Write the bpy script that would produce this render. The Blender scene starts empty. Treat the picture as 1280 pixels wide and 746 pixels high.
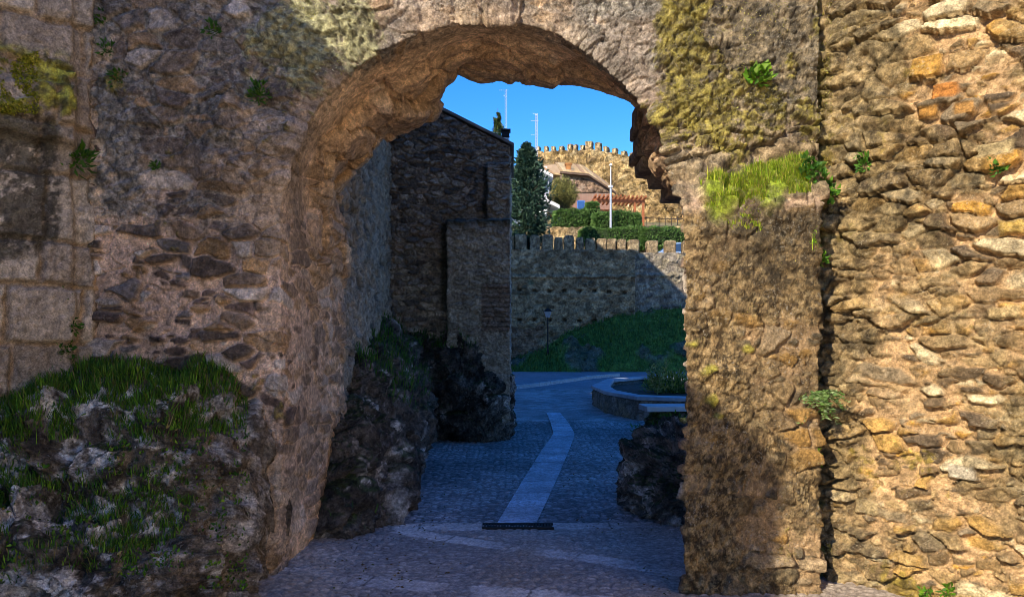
import bpy, bmesh, math, random
import numpy as np
from mathutils import Vector
rnd = random.Random(7)
RG = np.random.RandomState(11)
S = bpy.context.scene
C = S.collection
EYE = 1.65
F = 900.0
HX, HY = 640.0, 420.0
# ------------------------------------------------------------------ camera
cd = bpy.data.cameras.new('camera')
cam = bpy.data.objects.new('camera', cd); C.objects.link(cam)
cam.location = (0, 0, EYE); cam.rotation_euler = (math.pi/2, 0, 0)
cd.sensor_width = 36; cd.lens = 36*F/1280; cd.shift_y = 47/1280
cd.clip_start = .05; cd.clip_end = 3000
S.camera = cam
# ------------------------------------------------------------------ light
SUN = Vector((.75, 1.0, -.70))
el = math.atan2(.70, math.hypot(.75, 1.0))
az = math.atan2(-.75, -1.0) % (2*math.pi)
w = bpy.data.worlds.new('World'); S.world = w; w.use_nodes = True
nt = w.node_tree; bg = nt.nodes['Background']
sk = nt.nodes.new('ShaderNodeTexSky'); sk.sky_type = 'NISHITA'; sk.sun_disc = False
sk.sun_elevation = el; sk.sun_rotation = az
sk.air_density = 1.0; sk.dust_density = .05; sk.ozone_density = 6.0
hs = nt.nodes.new('ShaderNodeHueSaturation'); hs.inputs['Saturation'].default_value = 1.26; hs.inputs['Hue'].default_value = .512; hs.inputs['Value'].default_value = 1.0
nt.links.new(sk.outputs[0], hs.inputs['Color']); nt.links.new(hs.outputs[0], bg.inputs[0])
bg.inputs[1].default_value = .12
sl = bpy.data.lights.new('sun', 'SUN'); sl.energy = 3.6; sl.angle = math.radians(.5); sl.color = (1, .88, .70)
so = bpy.data.objects.new('sun', sl); C.objects.link(so); so.location = (-20, -30, 30)
so.rotation_euler = SUN.to_track_quat('-Z', 'Y').to_euler()
S.view_settings.view_transform = 'Standard'; S.view_settings.look = 'None'
S.view_settings.exposure = 1.28; S.view_settings.gamma = 1
S.cycles.filter_width = .7; S.cycles.use_denoising = True; S.cycles.max_bounces = 8; S.cycles.diffuse_bounces = 6; S.cycles.transparent_max_bounces = 4

# ------------------------------------------------------------------ helpers
def W(px, py, Y):                       # measured picture point -> world at depth Y
    return np.array([(px-HX)/F*Y, Y, EYE-(py-HY)/F*Y])

def hsh(ix, iy, iz, seed):
    h = (ix.astype(np.int64)*73856093) ^ (iy.astype(np.int64)*19349663) ^ (iz.astype(np.int64)*83492791) ^ (seed*2654435761)
    h = (h & 0xffffffff).astype(np.uint32)
    h ^= h >> 16; h = h*np.uint32(0x7feb352d); h ^= h >> 15; h = h*np.uint32(0x846ca68b); h ^= h >> 16
    return h.astype(np.float64)/4294967295.0

def vn(P, seed=0):
    P = P.reshape(-1, 3)
    I = np.floor(P).astype(np.int64); f = P-I; f = f*f*f*(f*(f*6-15)+10)
    r = 0
    for dx in (0, 1):
        for dy in (0, 1):
            for dz in (0, 1):
                wgt = (f[:, 0] if dx else 1-f[:, 0])*(f[:, 1] if dy else 1-f[:, 1])*(f[:, 2] if dz else 1-f[:, 2])
                r = r+wgt*hsh(I[:, 0]+dx, I[:, 1]+dy, I[:, 2]+dz, seed)
    return r*2-1

def fbm(P, seed=0, octv=4, lac=2.03, gain=.5, ridge=False):
    P = P.reshape(-1, 3); a = 1; s = 0; t = 0
    for o in range(octv):
        n = vn(P, seed+o*17)
        if ridge: n = 1-2*np.abs(n)
        s = s+a*n; t += a; a *= gain; P = P*lac+3.7
    return s/t

def ss(a, b, x):
    t = np.clip((x-a)/(b-a), 0, 1); return t*t*(3-2*t)

def voro(P, seed=0, jit=.85):
    """cellular pattern: distance to cell edge, offset from centre, two random numbers per cell"""
    P = P.reshape(-1, 3); I = np.floor(P).astype(np.int64)
    bd = np.full(len(P), 1e9); bv = np.zeros_like(P); bi = np.zeros_like(I)
    cells = []
    for dx in (-1, 0, 1):
        for dy in (-1, 0, 1):
            for dz in (-1, 0, 1):
                J = I+np.array([dx, dy, dz])
                q = np.stack([hsh(J[:, 0], J[:, 1], J[:, 2], seed+k) for k in (1, 2, 3)], 1)
                v = J+.5+(q-.5)*jit-P
                d = (v*v).sum(1); m = d < bd
                bd = np.where(m, d, bd); bv[m] = v[m]; bi[m] = J[m]
                cells.append(v)
    ed = np.full(len(P), 1e9)
    for v in cells:
        dv = v-bv; L = np.sqrt((dv*dv).sum(1))
        e = ((v+bv)*.5*dv).sum(1)/np.maximum(L, 1e-9)
        ed = np.where((L > 1e-6) & (e < ed), e, ed)
    r1 = hsh(bi[:, 0], bi[:, 1], bi[:, 2], seed+11); r2 = hsh(bi[:, 0], bi[:, 1], bi[:, 2], seed+12)
    return ed, -bv, r1, r2

def mixc(a, b, t): return a*(1-t[:, None])+b*t[:, None]
def pick(pal, r):
    pal = np.array(pal); x = r*len(pal)*.9999; i = x.astype(int)
    return pal[i]*(.8+.4*(x-i))[:, None]

def mesh(name, V, faces, mat=None, col=None, smooth=True, parent=None, ngon=None):
    me = bpy.data.meshes.new(name)
    V = np.asarray(V, dtype=np.float32)
    if isinstance(faces, np.ndarray):
        k = faces.shape[1]
        me.vertices.add(len(V)); me.vertices.foreach_set('co', V.ravel())
        lv = faces.ravel().astype(np.int32); lt = np.full(len(faces), k, dtype=np.int32)
        if ngon is not None:
            lv = np.concatenate([lv, np.asarray(ngon, dtype=np.int32)]); lt = np.concatenate([lt, [len(ngon)]]).astype(np.int32)
        me.loops.add(len(lv)); me.loops.foreach_set('vertex_index', lv)
        me.polygons.add(len(lt))
        me.polygons.foreach_set('loop_start', np.concatenate([[0], np.cumsum(lt)[:-1]]).astype(np.int32))
        me.polygons.foreach_set('loop_total', lt)
        me.update(calc_edges=True); me.validate()
    else:
        me.from_pydata([tuple(map(float, v)) for v in V], [], faces); me.update()
    if smooth: me.polygons.foreach_set('use_smooth', np.ones(len(me.polygons), dtype=bool))
    if col is not None:
        ca = me.color_attributes.new('Col', 'FLOAT_COLOR', 'POINT')
        c4 = np.ones((len(V), 4), dtype=np.float32); c4[:, :3] = np.clip(col, .004, .95)
        ca.data.foreach_set('color', c4.ravel())
    o = bpy.data.objects.new(name, me); C.objects.link(o)
    if mat: me.materials.append(mat)
    if parent: o.parent = parent; o.matrix_parent_inverse = parent.matrix_basis.inverted()
    return o

def bmobj(name, bm, mat, parent=None, smooth=False):
    me = bpy.data.meshes.new(name); bm.to_mesh(me); bm.free()
    o = bpy.data.objects.new(name, me); C.objects.link(o); me.materials.append(mat)
    if smooth: me.polygons.foreach_set('use_smooth', np.ones(len(me.polygons), dtype=bool))
    if parent: o.parent = parent; o.matrix_parent_inverse = parent.matrix_basis.inverted()
    return o

def thing(name, label, cat, loc=(0, 0, 0), group=None):
    o = bpy.data.objects.new(name, None); C.objects.link(o); o.location = loc; o.empty_display_size = .2
    bpy.context.view_layer.update()
    return tag(o, label, cat, group)
def tag(o, label, cat, group=None):
    o['label'] = label; o['category'] = cat
    if group: o['group'] = group
    return o
def struct(o, kind='structure'):
    o['kind'] = kind; return o

def gridfaces(nu, nv, wrap=False):
    i = np.arange(nu if wrap else nu-1)[:, None]; j = np.arange(nv-1)[None, :]
    i2 = (i+1) % nu
    a = i*nv+j; b = i2*nv+j
    return np.stack([a, b, b+1, a+1], -1).reshape(-1, 4)

def gnormals(B):
    du = np.gradient(B, axis=0); dv = np.gradient(B, axis=1)
    n = np.cross(du, dv); n /= np.maximum(np.linalg.norm(n, axis=-1, keepdims=True), 1e-9)
    return n

def solid(V, nu, nv, nrm, th):
    """close a displaced sheet: rim carried back by th and a back face"""
    idx = np.arange(nu*nv).reshape(nu, nv)
    loop = np.concatenate([idx[:-1, 0], idx[-1, :-1], idx[:0:-1, -1], idx[0, :0:-1]])
    back = V[loop]-nrm*th
    n0 = len(V); k = len(loop)
    V2 = np.vstack([V, back])
    j = np.arange(k); j2 = (j+1) % k
    rim = np.stack([loop[j], n0+j, n0+j2, loop[j2]], -1)
    return V2, rim, (n0+j)

# ---- boxes, bars, tubes
def add_box(bm, c, s, rz=0, bev=0):
    m = bmesh.ops.create_cube(bm, size=1)['verts']
    ca, sa = math.cos(rz), math.sin(rz)
    for v in m:
        x, y, z = v.co.x*s[0], v.co.y*s[1], v.co.z*s[2]
        v.co = (c[0]+x*ca-y*sa, c[1]+x*sa+y*ca, c[2]+z)
    if bev:
        es = list({e for v in m for e in v.link_edges})
        bmesh.ops.bevel(bm, geom=es, offset=bev, segments=2, affect='EDGES', profile=.6)
def add_tube(bm, p0, p1, r0, r1=None, n=8, cap=True):
    r1 = r0 if r1 is None else r1
    p0, p1 = Vector(p0), Vector(p1); d = (p1-p0).normalized()
    a = d.orthogonal().normalized(); b = d.cross(a)
    A = [bm.verts.new(p0+(a*math.cos(t)+b*math.sin(t))*r0) for t in [2*math.pi*i/n for i in range(n)]]
    B = [bm.verts.new(p1+(a*math.cos(t)+b*math.sin(t))*r1) for t in [2*math.pi*i/n for i in range(n)]]
    for i in range(n): bm.faces.new((A[i], A[(i+1) % n], B[(i+1) % n], B[i]))
    if cap: bm.faces.new(A[::-1]); bm.faces.new(B)
def add_prism(bm, poly, axis_vec):
    A = [bm.verts.new(p) for p in poly]; B = [bm.verts.new(Vector(p)+Vector(axis_vec)) for p in poly]
    n = len(A)
    for i in range(n): bm.faces.new((A[i], A[(i+1) % n], B[(i+1) % n], B[i]))
    bm.faces.new(A[::-1]); bm.faces.new(B)
    bmesh.ops.recalc_face_normals(bm, faces=bm.faces[:])

# ------------------------------------------------------------------ materials
def nodes(name, rough=.9, spec=.25):
    m = bpy.data.materials.new(name); m.use_nodes = True
    n = m.node_tree.nodes; p = n['Principled BSDF']
    p.inputs['Roughness'].default_value = rough; p.inputs['Specular IOR Level'].default_value = spec
    return m, n, m.node_tree.links, p

def attr_mat(name, fine=45, bump=.5, bdist=.012, vary=.55, speck=0, speckcol=(.5, .5, .46), rough=.92):
    """colour from the per-point rock / stone pattern, broken up by grain, speckles and bump"""
    m, n, L, p = nodes(name, rough, .2)
    at = n.new('ShaderNodeAttribute'); at.attribute_name = 'Col'
    tc = n.new('ShaderNodeTexCoord')
    def noise(sc, det=6, ro=.6):
        t = n.new('ShaderNodeTexNoise'); t.inputs['Scale'].default_value = sc; t.inputs['Detail'].default_value = det
        t.inputs['Roughness'].default_value = ro; L.new(tc.outputs['Object'], t.inputs['Vector']); return t
    n1 = noise(fine*1.5, 10, .8); n2 = noise(fine/6, 6, .6)
    def ramp(t, lo, hi, a=.3, b=.7):
        r = n.new('ShaderNodeMapRange'); L.new(t.outputs['Fac'], r.inputs['Value'])
        r.inputs['From Min'].default_value = a; r.inputs['From Max'].default_value = b
        r.inputs['To Min'].default_value = lo; r.inputs['To Max'].default_value = hi; return r
    def mul(a, b):
        x = n.new('ShaderNodeVectorMath'); x.operation = 'MULTIPLY'; L.new(a, x.inputs[0]); L.new(b, x.inputs[1]); return x.outputs[0]
    n5 = noise(fine*.42, 5, .7)
    c = mul(mul(at.outputs['Color'], ramp(n1, 1-vary, 1+vary*1.15, .36, .64).outputs[0]), ramp(n2, 1-vary*.35, 1+vary*.35).outputs[0])
    c = mul(c, ramp(n5, 1-vary*.75, 1+vary*.8, .37, .63).outputs[0])
    if speck:
        n3 = noise(fine*1.1, 4, .75); r3 = ramp(n3, 0, speck, .57, .62)
        n4 = noise(fine*.08, 4, .6); r4 = ramp(n4, 0, 1, .45, .6)
        q = n.new('ShaderNodeMath'); q.operation = 'MULTIPLY'; L.new(r3.outputs[0], q.inputs[0]); L.new(r4.outputs[0], q.inputs[1])
        mx = n.new('ShaderNodeMix'); mx.data_type = 'RGBA'; L.new(q.outputs[0], mx.inputs['Factor'])
        L.new(c, mx.inputs['A']); mx.inputs['B'].default_value = (*speckcol, 1); c = mx.outputs['Result']
    L.new(c, p.inputs['Base Color'])
    b1 = n.new('ShaderNodeBump'); b1.inputs['Strength'].default_value = bump; b1.inputs['Distance'].default_value = bdist
    L.new(n1.outputs['Fac'], b1.inputs['Height'])
    b2 = n.new('ShaderNodeBump'); b2.inputs['Strength'].default_value = bump; b2.inputs['Distance'].default_value = bdist*3
    L.new(n2.outputs['Fac'], b2.inputs['Height']); L.new(b1.outputs[0], b2.inputs['Normal'])
    L.new(b2.outputs[0], p.inputs['Normal'])
    return m

def plain(name, col, rough=.6, metal=0, var=.25, scale=12, bump=.15, bd=.01, emis=None):
    m, n, L, p = nodes(name, rough, .35)
    p.inputs['Metallic'].default_value = metal
    tc = n.new('ShaderNodeTexCoord'); t = n.new('ShaderNodeTexNoise')
    t.inputs['Scale'].default_value = scale; t.inputs['Detail'].default_value = 6
    L.new(tc.outputs['Object'], t.inputs['Vector'])
    r = n.new('ShaderNodeMapRange'); L.new(t.outputs['Fac'], r.inputs['Value'])
    r.inputs['From Min'].default_value = .3; r.inputs['From Max'].default_value = .7
    r.inputs['To Min'].default_value = 1-var; r.inputs['To Max'].default_value = 1+var
    x = n.new('ShaderNodeVectorMath'); x.operation = 'MULTIPLY'; x.inputs[0].default_value = col
    L.new(r.outputs[0], x.inputs[1]); L.new(x.outputs[0], p.inputs['Base Color'])
    if bump:
        b = n.new('ShaderNodeBump'); b.inputs['Strength'].default_value = bump; b.inputs['Distance'].default_value = bd
        L.new(t.outputs['Fac'], b.inputs['Height']); L.new(b.outputs[0], p.inputs['Normal'])
    return m

def leaf_mat(name, trans=.3):
    m, n, L, p = nodes(name, .6, .25)
    at = n.new('ShaderNodeAttribute'); at.attribute_name = 'Col'
    L.new(at.outputs['Color'], p.inputs['Base Color'])
    tr = n.new('ShaderNodeBsdfTranslucent'); L.new(at.outputs['Color'], tr.inputs['Color'])
    mx = n.new('ShaderNodeMixShader'); mx.inputs[0].default_value = trans
    L.new(p.outputs[0], mx.inputs[1]); L.new(tr.outputs[0], mx.inputs[2])
    L.new(mx.outputs[0], n['Material Output'].inputs['Surface'])
    return m

def brick_mat(name, c1, c2, mort, bw, bh, ms=.02):
    m, n, L, p = nodes(name, .9, .2)
    tc = n.new('ShaderNodeTexCoord'); mp = n.new('ShaderNodeMapping'); mp.inputs['Rotation'].default_value = (math.pi/2, 0, 0)
    L.new(tc.outputs['Object'], mp.inputs['Vector'])
    b = n.new('ShaderNodeTexBrick'); L.new(mp.outputs[0], b.inputs['Vector'])
    b.inputs['Color1'].default_value = (*c1, 1); b.inputs['Color2'].default_value = (*c2, 1); b.inputs['Mortar'].default_value = (*mort, 1)
    b.inputs['Scale'].default_value = 1; b.inputs['Brick Width'].default_value = bw; b.inputs['Row Height'].default_value = bh; b.inputs['Mortar Size'].default_value = ms
    L.new(b.outputs['Color'], p.inputs['Base Color'])
    return m

M_WALL = attr_mat('weathered_rubble', 60, 1.0, .014, .5, .55, (.34, .32, .27))
M_LIT = attr_mat('golden_rubble', 60, 1.0, .012, .48, .5, (.46, .40, .28))
M_ROCK = attr_mat('outcrop_rock', 34, 1.0, .03, .65, .65, (.40, .39, .37))
M_DARKROCK = attr_mat('dark_gneiss', 20, 1.0, .04, .7, .5, (.26, .25, .24))
M_FAR = attr_mat('far_rubble', 9, 1.0, .08, .55, .4, (.32, .3, .25))
M_HILLW = attr_mat('sunlit_far_rubble', 5, 1.0, .16, .75, .3, (.42, .34, .2))
M_PAVE = attr_mat('paving_stone', 60, .45, .006, .4, .35, (.30, .30, .31), .8)
M_LEAF = leaf_mat('leaf_green')
M_BARK = plain('bark', (.09, .065, .045), .95, 0, .4, 20, .6, .02)

# ------------------------------------------------------------------ masonry pattern
def rubble(P, cell, seed, pal, mortar, thr=.3, prot=.045, small=.45, tilt=.5, warp=.35, edge=(.02, .10), rot=0.0):
    """height and colour of irregular stones half sunk in mortar"""
    Q = P.copy()
    if rot:
        c_, s_ = math.cos(rot), math.sin(rot)
        h = Q[:, 0]+Q[:, 1]*.5
        Q[:, 2] = Q[:, 2]*c_+h*s_
    Wp = np.stack([fbm(P*2.2/cell[0]*.3, seed+50+k, 3) for k in range(3)], 1)
    Q = Q/np.array(cell)+Wp*warp
    d, q, r1, r2 = voro(Q, seed)
    nse = fbm(P*14, seed+5, 3)
    e = ss(edge[0], edge[1], d+nse*.05)*(r1 > thr)
    th = r2*6.283
    til = (q[:, 0]*np.cos(th)+q[:, 2]*np.sin(th))*tilt
    H = e*(.25+.75*r2+til)*prot-prot*.22*ss(.12, .03, np.abs(d+nse*.05-.03)/.6)*(r1 > thr*.6)
    col = mixc(np.tile(np.array(mortar), (len(P), 1)), pick(pal, (r1*7.31+r2*3.7) % 1), e)
    if small:
        d2, q2, a1, a2 = voro(Q/small+7.7, seed+200)
        e2 = ss(edge[0], edge[1]+.06, d2+nse*.06)*(a1 > thr+.12)*(1-e)*(r1 <= thr+.02)
        H = H+e2*(.2+.6*a2)*prot*.75
        col = mixc(col, pick(pal, (a1*5.3+a2*2.9) % 1), e2)
        e = np.maximum(e, e2)
    return H, col, e

def rough_skin(P, seed, a=.012):
    return a*fbm(P*4, seed, 5, gain=.55)+a*.55*fbm(P*15, seed+3, 4, ridge=True, gain=.65)+a*.8*fbm(P*40, seed+6, 3, gain=.8)

# colour sets (base colours, linear)
MORT_L = (.66, .465, .32)
PAL_L = [(.10, .075, .055), (.30, .19, .09), (.54, .46, .37), (.20, .175, .155), (.12, .085, .065), (.15, .105, .08), (.40, .25, .12), (.24, .17, .11)]
MORT_R = (.50, .32, .15)
PAL_R = [(.34, .22, .09), (.22, .145, .065), (.44, .30, .13), (.50, .27, .05), (.14, .095, .05), (.60, .48, .27), (.27, .18, .08), (.44, .26, .07), (.22, .165, .095), (.12, .085, .05)]
GREYL = np.array((.20, .18, .145)); MOSSY = np.array((.21, .175, .03)); LICH = np.array((.34, .33, .17)); BLACK = np.array((.022, .021, .019))

def wall_sheet(name, mat, P0, udir, length, z0, z1, res, fn, th=.5, parent=None, ztop=None, seed=0):
    """upright stone wall: P0 = foot at u=0, runs along udir, faces to the right-hand side of udir turned to the viewer.
    fn(P, u, z) -> displacement along the face normal, colour"""
    ud = np.array(udir, float); ud /= np.linalg.norm(ud)
    nu, nv = int(length/res)+1, int((z1-z0)/res)+1
    u = np.linspace(0, length, nu)[:, None]; v = np.linspace(0, 1, nv)[None, :]
    zt = np.full((nu, 1), z1) if ztop is None else np.interp(u[:, 0], ztop[0], ztop[1])[:, None]
    Z = z0+(zt-z0)*v; U = u+0*v
    B = np.stack([P0[0]+ud[0]*U, P0[1]+ud[1]*U, Z], -1).reshape(-1, 3)
    nrm = np.array([ud[1], -ud[0], 0])
    H, col = fn(B, U.ravel(), Z.ravel())
    V = B+nrm*H[:, None]
    wob = .6*res*np.stack([vn(B*23, seed+900), vn(B*23, seed+901), vn(B*23, seed+902)], 1)
    V = V+wob
    V2, rim, back = solid(V, nu, nv, nrm*(th+0), th and 1)
    fc = np.vstack([gridfaces(nu, nv), rim])
    col = np.vstack([col, np.tile(col.mean(0), (len(V2)-len(V), 1))])
    return mesh(name, V2, fc, mat, col, parent=parent, ngon=back[::-1])

# ================================================================== GROUND
def flat(name, pts, z, mat, col, kind='structure'):
    V = np.array([(x, y, z) for x, y in pts]); n = len(pts)
    o = mesh(name, V, [tuple(range(n))], mat, np.tile(np.array(col), (n, 1)), smooth=False)
    return struct(o, kind)

gx = np.linspace(-1, 1, 161); gx = np.sign(gx)*np.abs(gx)**2.2*420
GX, GY = np.meshgrid(gx, gx+20, indexing='ij')
def terr_z(X, Y):
    z = np.where(Y > 44.6, 8.2+(Y-44.6)*.175, -.07)
    z = np.where((Y > 36.6) & (Y <= 44.6), 5.3, z)
    z = np.minimum(z, 15.6+np.maximum(Y-95, 0)*0)
    return z
def road_base(P, seed, c0, c1):
    t = ss(-.4, .5, fbm(P*1.2, seed, 4))
    return mixc(np.tile(np.array(c0), (len(P), 1)), np.tile(np.array(c1), (len(P), 1)), t)
# lower ground, reaching the horizon
ground_pts = np.stack([GX, GY, np.full_like(GX, -.08)], -1).reshape(-1, 3)
struct(mesh('ground', ground_pts, gridfaces(161, 161), attr_mat('dusty_ground', 4, .5, .03), road_base(ground_pts, 3, (.24, .19, .12), (.14, .14, .07))))
# terraced hillside behind the lower battlement
ys = np.concatenate([[36.7, 36.72, 37, 39, 41, 43, 44.4, 44.42], np.linspace(44.7, 96, 60), [110, 140, 180, 181]])
zs = np.concatenate([[-.5, 5.3, 5.3, 5.3, 5.3, 5.3, 5.3, 8.0], 8.2+(np.linspace(44.7, 96, 60)-44.7)*.172, [17.4, 17.4, 17.4, -.5]])
xs = np.linspace(-70, 90, 161)
HXg, HYg = np.meshgrid(xs, ys, indexing='ij'); HZ = np.broadcast_to(zs, HXg.shape)
hp = np.stack([HXg, HYg, HZ], -1).reshape(-1, 3).copy()
hp[:, 2] += np.where(hp[:, 1] > 47, .35*fbm(hp*.25, 8, 3), 0)
struct(mesh('hillside', hp, gridfaces(len(xs), len(ys)), attr_mat('hill_soil', 3, .6, .05), road_base(hp, 9, (.22, .16, .08), (.08, .10, .03)), smooth=False))

# forecourt in front of and under the gate, with slab bands
def forecourt():
    xs = np.arange(-2.7, 3.4, .0135); ys = np.arange(4.0, 6.36, .0135)
    X, Y = np.meshgrid(xs, ys, indexing='ij'); P = np.stack([X, Y, 0*X], -1).reshape(-1, 3)
    X, Y = P[:, 0], P[:, 1]
    def band(a, b, w):                     # slab band between two floor points
        a, b = np.array(a), np.array(b); d = b-a; L = np.linalg.norm(d); d = d/L
        s = (X-a[0])*d[0]+(Y-a[1])*d[1]; t = -(X-a[0])*d[1]+(Y-a[1])*d[0]
        t = t+.02*fbm(P*3, 77, 2)
        m = ss(w/2, w/2-.02, np.abs(t))*(s > 0)*(s < L)
        joint = np.abs(((s/.55) % 1)-.5) > .485
        return m, joint
    Q = P/np.array((.07, .055, 1))+.4*np.stack([fbm(P*4, 31+k, 2) for k in range(3)], 1); Q[:, 2] = .5
    d, q, r1, r2 = voro(Q, 41, .75)
    e = ss(.02, .2, d)
    worn = ss(-.25, .35, fbm(P*1.6, 91, 4))
    H = e*.011*(1-.75*worn)+.010*fbm(P*2.2, 12, 4)+.006*fbm(P*11, 13, 4)
    base = road_base(P, 21, (.25, .235, .225), (.36, .325, .29))
    col = mixc(base*.72, base*(.75+.5*r1)[:, None], e)
    for a, b, wd in [((-1.35, 6.18), (1.4, 6.3), .24), ((-1.0, 6.1), (1.35, 4.95), .20), ((-1.5, 4.95), (1.1, 4.35), .22)]:
        m, j = band(a, b, wd)
        bc = np.where(j[:, None], np.array((.12, .12, .12)), np.array((.50, .48, .46)))*(.85+.3*vn(P*2.1, 5))[:, None]
        m = m*ss(-.55, 0, fbm(P*2.5, 191, 3))
        col = mixc(col, bc, m*.8); H = H*(1-m*.5)+m*.004
    dirt = ss(.05, .5, fbm(P*1.4, 55, 4)+np.clip(X*.12+(5.2-Y)*.35, -.3, .5))
    col = mixc(col, np.tile(np.array((.25, .19, .13)), (len(P), 1)), dirt*.6)
    edge = ss(.55, 0, np.minimum(np.abs(X+1.62), 5)+.12*vn(P*3, 3))*ss(6.5, 5.5, Y)
    H = H+edge*.05
    edge2 = ss(.5, 0, np.abs(X-(1.15+.0*Y))+.1*vn(P*3, 3))*0
    V = P.copy(); V[:, 2] = H
    struct(mesh('forecourt', V, gridfaces(len(xs), len(ys)), M_PAVE, col))
forecourt()
ap = np.stack(np.meshgrid(np.linspace(-14, 30, 60), np.linspace(-40, 4.02, 60), indexing='ij')+[np.zeros((60, 60))], -1).reshape(-1, 3)
ap[:, 2] = -.012
struct(mesh('plaza', ap, gridfaces(60, 60), M_PAVE, road_base(ap, 23, (.50, .41, .29), (.58, .48, .34)), smooth=False))

def cobbles(name, x0, x1, y0, y1, res, z=0.0):
    xs = np.arange(x0, x1, res); ys = np.arange(y0, y1+res*.5, res)
    X, Y = np.meshgrid(xs, ys, indexing='ij'); P = np.stack([X, Y, 0*X], -1).reshape(-1, 3)
    Q = P/np.array((.08, .06, 1))+.22*np.stack([fbm(P*4, 31+k, 2) for k in range(3)], 1); Q[:, 2] = .5
    d, q, r1, r2 = voro(Q, 141, .7)
    e = ss(.02, .2, d)
    H = e*.010+.010*fbm(P*2.3, 5, 4)+.02*fbm(P*.8, 6, 2)*0+(r2-.5)*.008*e
    base = road_base(P, 24, (.20, .205, .21), (.32, .32, .325))
    col = mixc(base*.5, base*(.6+.8*r1)[:, None], e)
    V = P.copy(); V[:, 2] = z+H-.008
    return struct(mesh(name, V, gridfaces(len(xs), len(ys)), M_PAVE, col))
cobbles('road', -2.6, 3.9, 6.345, 14.0, .0165)
def far_road():
    xs = np.linspace(-9, 16, 300); ys = np.linspace(14.0, 33.4, 220)
    X, Y = np.meshgrid(xs, ys, indexing='ij'); P = np.stack([X, Y, 0*X], -1).reshape(-1, 3)
    d, q, r1, r2 = voro(P/np.array((.16, .2, 1))+.5, 151, .7)
    base = road_base(P, 24, (.21, .215, .22), (.31, .31, .315))
    tarmac = ss(22.2, 22.4, P[:, 1]-.288*P[:, 0])      # far lane beyond the kerb
    base = mixc(base*(.7+.6*r1)[:, None], np.tile(np.array((.15, .165, .2)), (len(P), 1)), tarmac*.7)
    V = P.copy(); V[:, 2] = .004*vn(P*3, 4)-.003
    struct(mesh('road', V, gridfaces(len(xs), len(ys)), M_PAVE, base))
far_road()
def strip(name, left, right, z, col, slab=.62, seed=0, th=.006):
    """row of stone slabs between two edge lines"""
    left, right = np.array(left, float), np.array(right, float)
    n = 260; t = np.linspace(0, 1, n)
    def along(p):
        s = np.concatenate([[0], np.cumsum(np.linalg.norm(np.diff(p, axis=0), axis=1))]); s /= s[-1]
        return np.stack([np.interp(t, s, p[:, k]) for k in (0, 1)], 1)
    a, b = along(left), along(right)
    hw_ = np.hanning(41); hw_ /= hw_.sum()
    for E_ in (a, b):
        for q in (0, 1): E_[:, q] = np.convolve(np.pad(E_[:, q], 20, mode='reflect', reflect_type='odd'), hw_, 'valid')
    v = np.linspace(0, 1, 20)[None, :, None]
    G = a[:, None]*(1-v)+b[:, None]*v
    P = np.concatenate([G, np.full((n, 20, 1), z)], -1).reshape(-1, 3)
    L = np.concatenate([[0], np.cumsum(np.linalg.norm(np.diff((a+b)/2, axis=0), axis=1))])
    Ls = np.repeat(L, 20)
    k = np.floor(Ls/slab); j = np.abs((Ls/slab) % 1-.5) > .475
    tone = hsh(k.astype(int), k.astype(int)*0, k.astype(int)*0, seed)
    c = np.array(col)[None]*(.88+.24*tone)[:, None]*(.95+.35*fbm(P*3, seed, 5))[:, None]
    c = np.where(j[:, None], c*.7, c)
    P[:, 2] += np.where(j, -.004, 0)+.002*vn(P*8, seed)
    return struct(mesh(name, P, gridfaces(n, 20), M_PAVE, c))
def gp(px, py): Y = F*EYE/(py-HY); return ((px-HX)/F*Y, Y)
strip('paving_strip', [gp(621, 656), gp(650, 607), gp(678, 562), gp(692, 543), gp(688, 528), gp(683, 516)],
      [gp(671, 654), gp(693, 607), gp(712, 562), gp(719, 543), gp(710, 528), gp(700, 516)], .014, (.40, .45, .52), .62, 5)
k0 = [gp(637, 487), gp(665, 484), gp(700, 479), gp(738, 473.5), gp(775, 470)]
strip('kerb', k0, [(x+.02, y+.34) for x, y in k0], .11, (.42, .44, .46), .9, 9)
bm = bmesh.new()
for (a, b) in zip(k0[:-1], k0[1:]):
    add_prism(bm, [(a[0], a[1]+.002, -.02), (a[0], a[1]+.002, .105), (b[0], b[1]+.002, .105), (b[0], b[1]+.002, -.02)], (.02, .33, 0))
struct(bmobj('kerb', bm, plain('kerb_stone', (.36, .37, .38), .9)))
bm = bmesh.new()
gx0, gy0 = gp(604, 661.5); gx1, _ = gp(690, 658)
for i in range(24):
    add_box(bm, (gx0+(gx1-gx0)*(i+.5)/24, gy0+.06, .012), (.014, .115, .02))
add_box(bm, (gx0+(gx1-gx0)/2, gy0-.005, .0125), (gx1-gx0+.02, .018, .022)); add_box(bm, (gx0+(gx1-gx0)/2, gy0+.125, .0125), (gx1-gx0+.02, .018, .022))
add_box(bm, (gx0+(gx1-gx0)/2, gy0+.06, .004), (gx1-gx0, .115, .003))
tag(bmobj('drain_grate', bm, plain('black_iron', (.012, .012, .013), .7, .4)), 'dark iron drain grate across the end of the pale slab strip', 'drain')

def cubesphere(n):
    g = np.tan(np.linspace(-1, 1, n)*math.pi/4); a, b = np.meshgrid(g, g, indexing='ij'); o = np.ones_like(a)
    Vs, Fs = [], []
    f0 = gridfaces(n, n)
    for k, (x, y, z) in enumerate([(o, a, b), (-o, b, a), (b, o, a), (a, -o, b), (a, b, o), (b, a, -o)]):
        v = np.stack([x, y, z], -1).reshape(-1, 3); v /= np.linalg.norm(v, axis=1, keepdims=True)
        Fs.append(f0+k*n*n); Vs.append(v)
    return np.vstack(Vs), np.vstack(Fs)

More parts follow.
